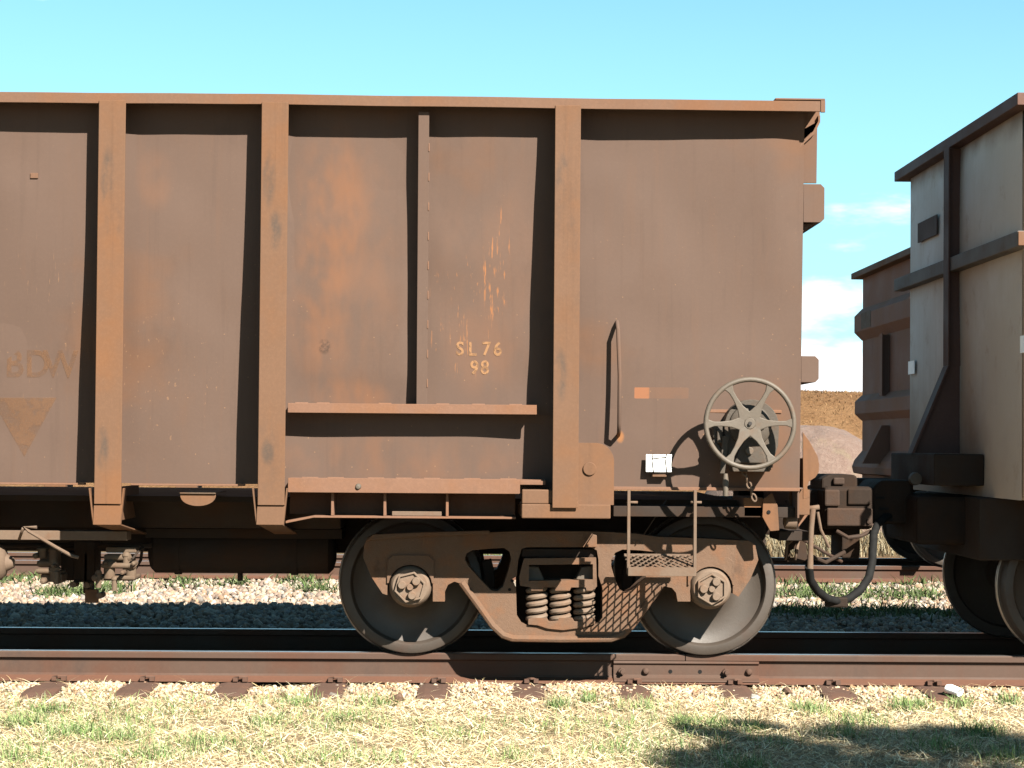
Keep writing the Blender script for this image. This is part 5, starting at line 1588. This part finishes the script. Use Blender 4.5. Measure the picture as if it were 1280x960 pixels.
tag(blades('weeds', x, y, RNG.uniform(0.05, 0.18, n), RNG.uniform(0.008, 0.022, n), RNG.uniform(0, 2 * math.pi, n), RNG.uniform(0.3, 1.4, n), tones(GREEN * 1.3, n, 0.6, 1.3), M_BLADE), 'low green weeds on the ballast behind the train', 'weeds', kind='stuff')
# dry grass tufts on the bank and round the heap
n = 14000
y = RNG.uniform(51, 64, n)
x = RNG.uniform(5, 17, n)
pr = sstep(50, 62, y)
z = -0.6 + (ZH + 0.6) * pr * (0.93 + 0.10 * vnoise(x, y * 0, 0.045, 3) + 0.03 * vnoise(x, y, 0.6, 4))
DRY = 1.35 * np.array([(0.50, 0.28, 0.13), (0.42, 0.23, 0.10), (0.58, 0.36, 0.17), (0.33, 0.19, 0.09), (0.45, 0.30, 0.15)])
b1_ = blades('dry_grass', x, y, RNG.uniform(0.05, 0.16, n), RNG.uniform(0.012, 0.03, n), RNG.uniform(0, 2 * math.pi, n), RNG.uniform(0.2, 1.2, n), tones(DRY, n, 0.8, 1.25), M_BLADE, z - 0.03)
tag(b1_, 'dry orange grass covering the bank behind the wagons', 'grass', kind='stuff')
n = 5200
x = RNG.uniform(-1.5, 3.5, n) + ax(1020, 30, 600) ; y = RNG.uniform(29.5, 35, n)
b2_ = blades('pale_grass', x, y, RNG.uniform(0.12, 0.4, n), RNG.uniform(0.01, 0.025, n), RNG.uniform(0, 2 * math.pi, n), RNG.uniform(0.9, 1.5, n), tones(STRAW * 0.9, n), M_BLADE)
tag(b2_, 'tall pale dry grass at the foot of the gravel heap', 'grass', kind='stuff')

# ------------------------------------------------------------------ the tree beside the photographer, whose shade falls on the grass at lower right
def ground_to(px, py, h):
    q = atz(px, py, -0.25)
    t = (h + 0.25) / -SUN_DIR.z
    return q - SUN_DIR * t
HC = 5.0
TC = ground_to(1110, 955, HC)
TREE = empty('shade_tree', (TC.x + 0.3, TC.y - 0.4, -0.25), 'leafy tree beside the camera that shades the grass at lower right', 'tree')
base = Vector((TC.x + 0.3, TC.y - 0.4, -0.3))
tr = MB()
tr.tube([base, base + Vector((0.02, 0.05, 1.4)), base + Vector((-0.1, 0.15, 2.8)), base + Vector((-0.22, 0.3, 4.2)), TC], [0.16, 0.12, 0.10, 0.06, 0.02], 10)
for k in range(9):
    a = k * 2.4
    s0 = base + Vector((-0.1, 0.15, 2.9 + 0.2 * k))
    tr.tube([s0, s0 + Vector((0.4 * math.cos(a), 0.35 * math.sin(a), 0.35)), s0 + Vector((0.9 * math.cos(a), 0.8 * math.sin(a), 0.6))], [0.035, 0.022, 0.008], 6)
tr.build('trunk', plain('bark', (0.22, 0.17, 0.13), 0.9, scale=12), TREE)
lobes = []
for (px, py, r) in ((1110, 985, .85), (900, 955, .33), (960, 935, .30), (1010, 950, .42), (1080, 925, .36), (1150, 930, .36), (1230, 930, .36), (1290, 935, .45), (1220, 975, .7), (1000, 985, .5), (880, 918, .16), (940, 912, .14), (1190, 918, .2)):
    lobes.append((ground_to(px, py, HC + RNG.uniform(-0.5, 0.5)), r))
P_, A_ = [], []
for c, r in lobes:
    k = int(4600 * r * r) + 160
    d = RNG.normal(size=(k, 3)); d /= np.linalg.norm(d, axis=1)[:, None]
    rad = r * RNG.random(k) ** 0.45
    P_.append(np.array(c)[None] + d * rad[:, None])
P_ = np.concatenate(P_)
n = len(P_)
Rm = rand_rot(n)
lf = np.array([(-0.5, 0, 0), (0, 0.22, 0.03), (0.5, 0, 0), (0, -0.22, 0.03)])
V = np.einsum('nij,kj->nki', Rm, lf) * RNG.uniform(0.07, 0.13, (n, 1, 1)) + P_[:, None]
Fc = (np.array([(0, 1, 2, 3)])[None] + (np.arange(n) * 4)[:, None, None]).reshape(-1, 4)
cr = bulk('crown', V.reshape(-1, 3) - np.array(TREE.location)[None], Fc, np.repeat(tones(np.array([(0.07, 0.10, 0.04), (0.09, 0.12, 0.05), (0.06, 0.085, 0.035)]), n), 4, 0), M_BLADE, 4)
cr.parent = TREE
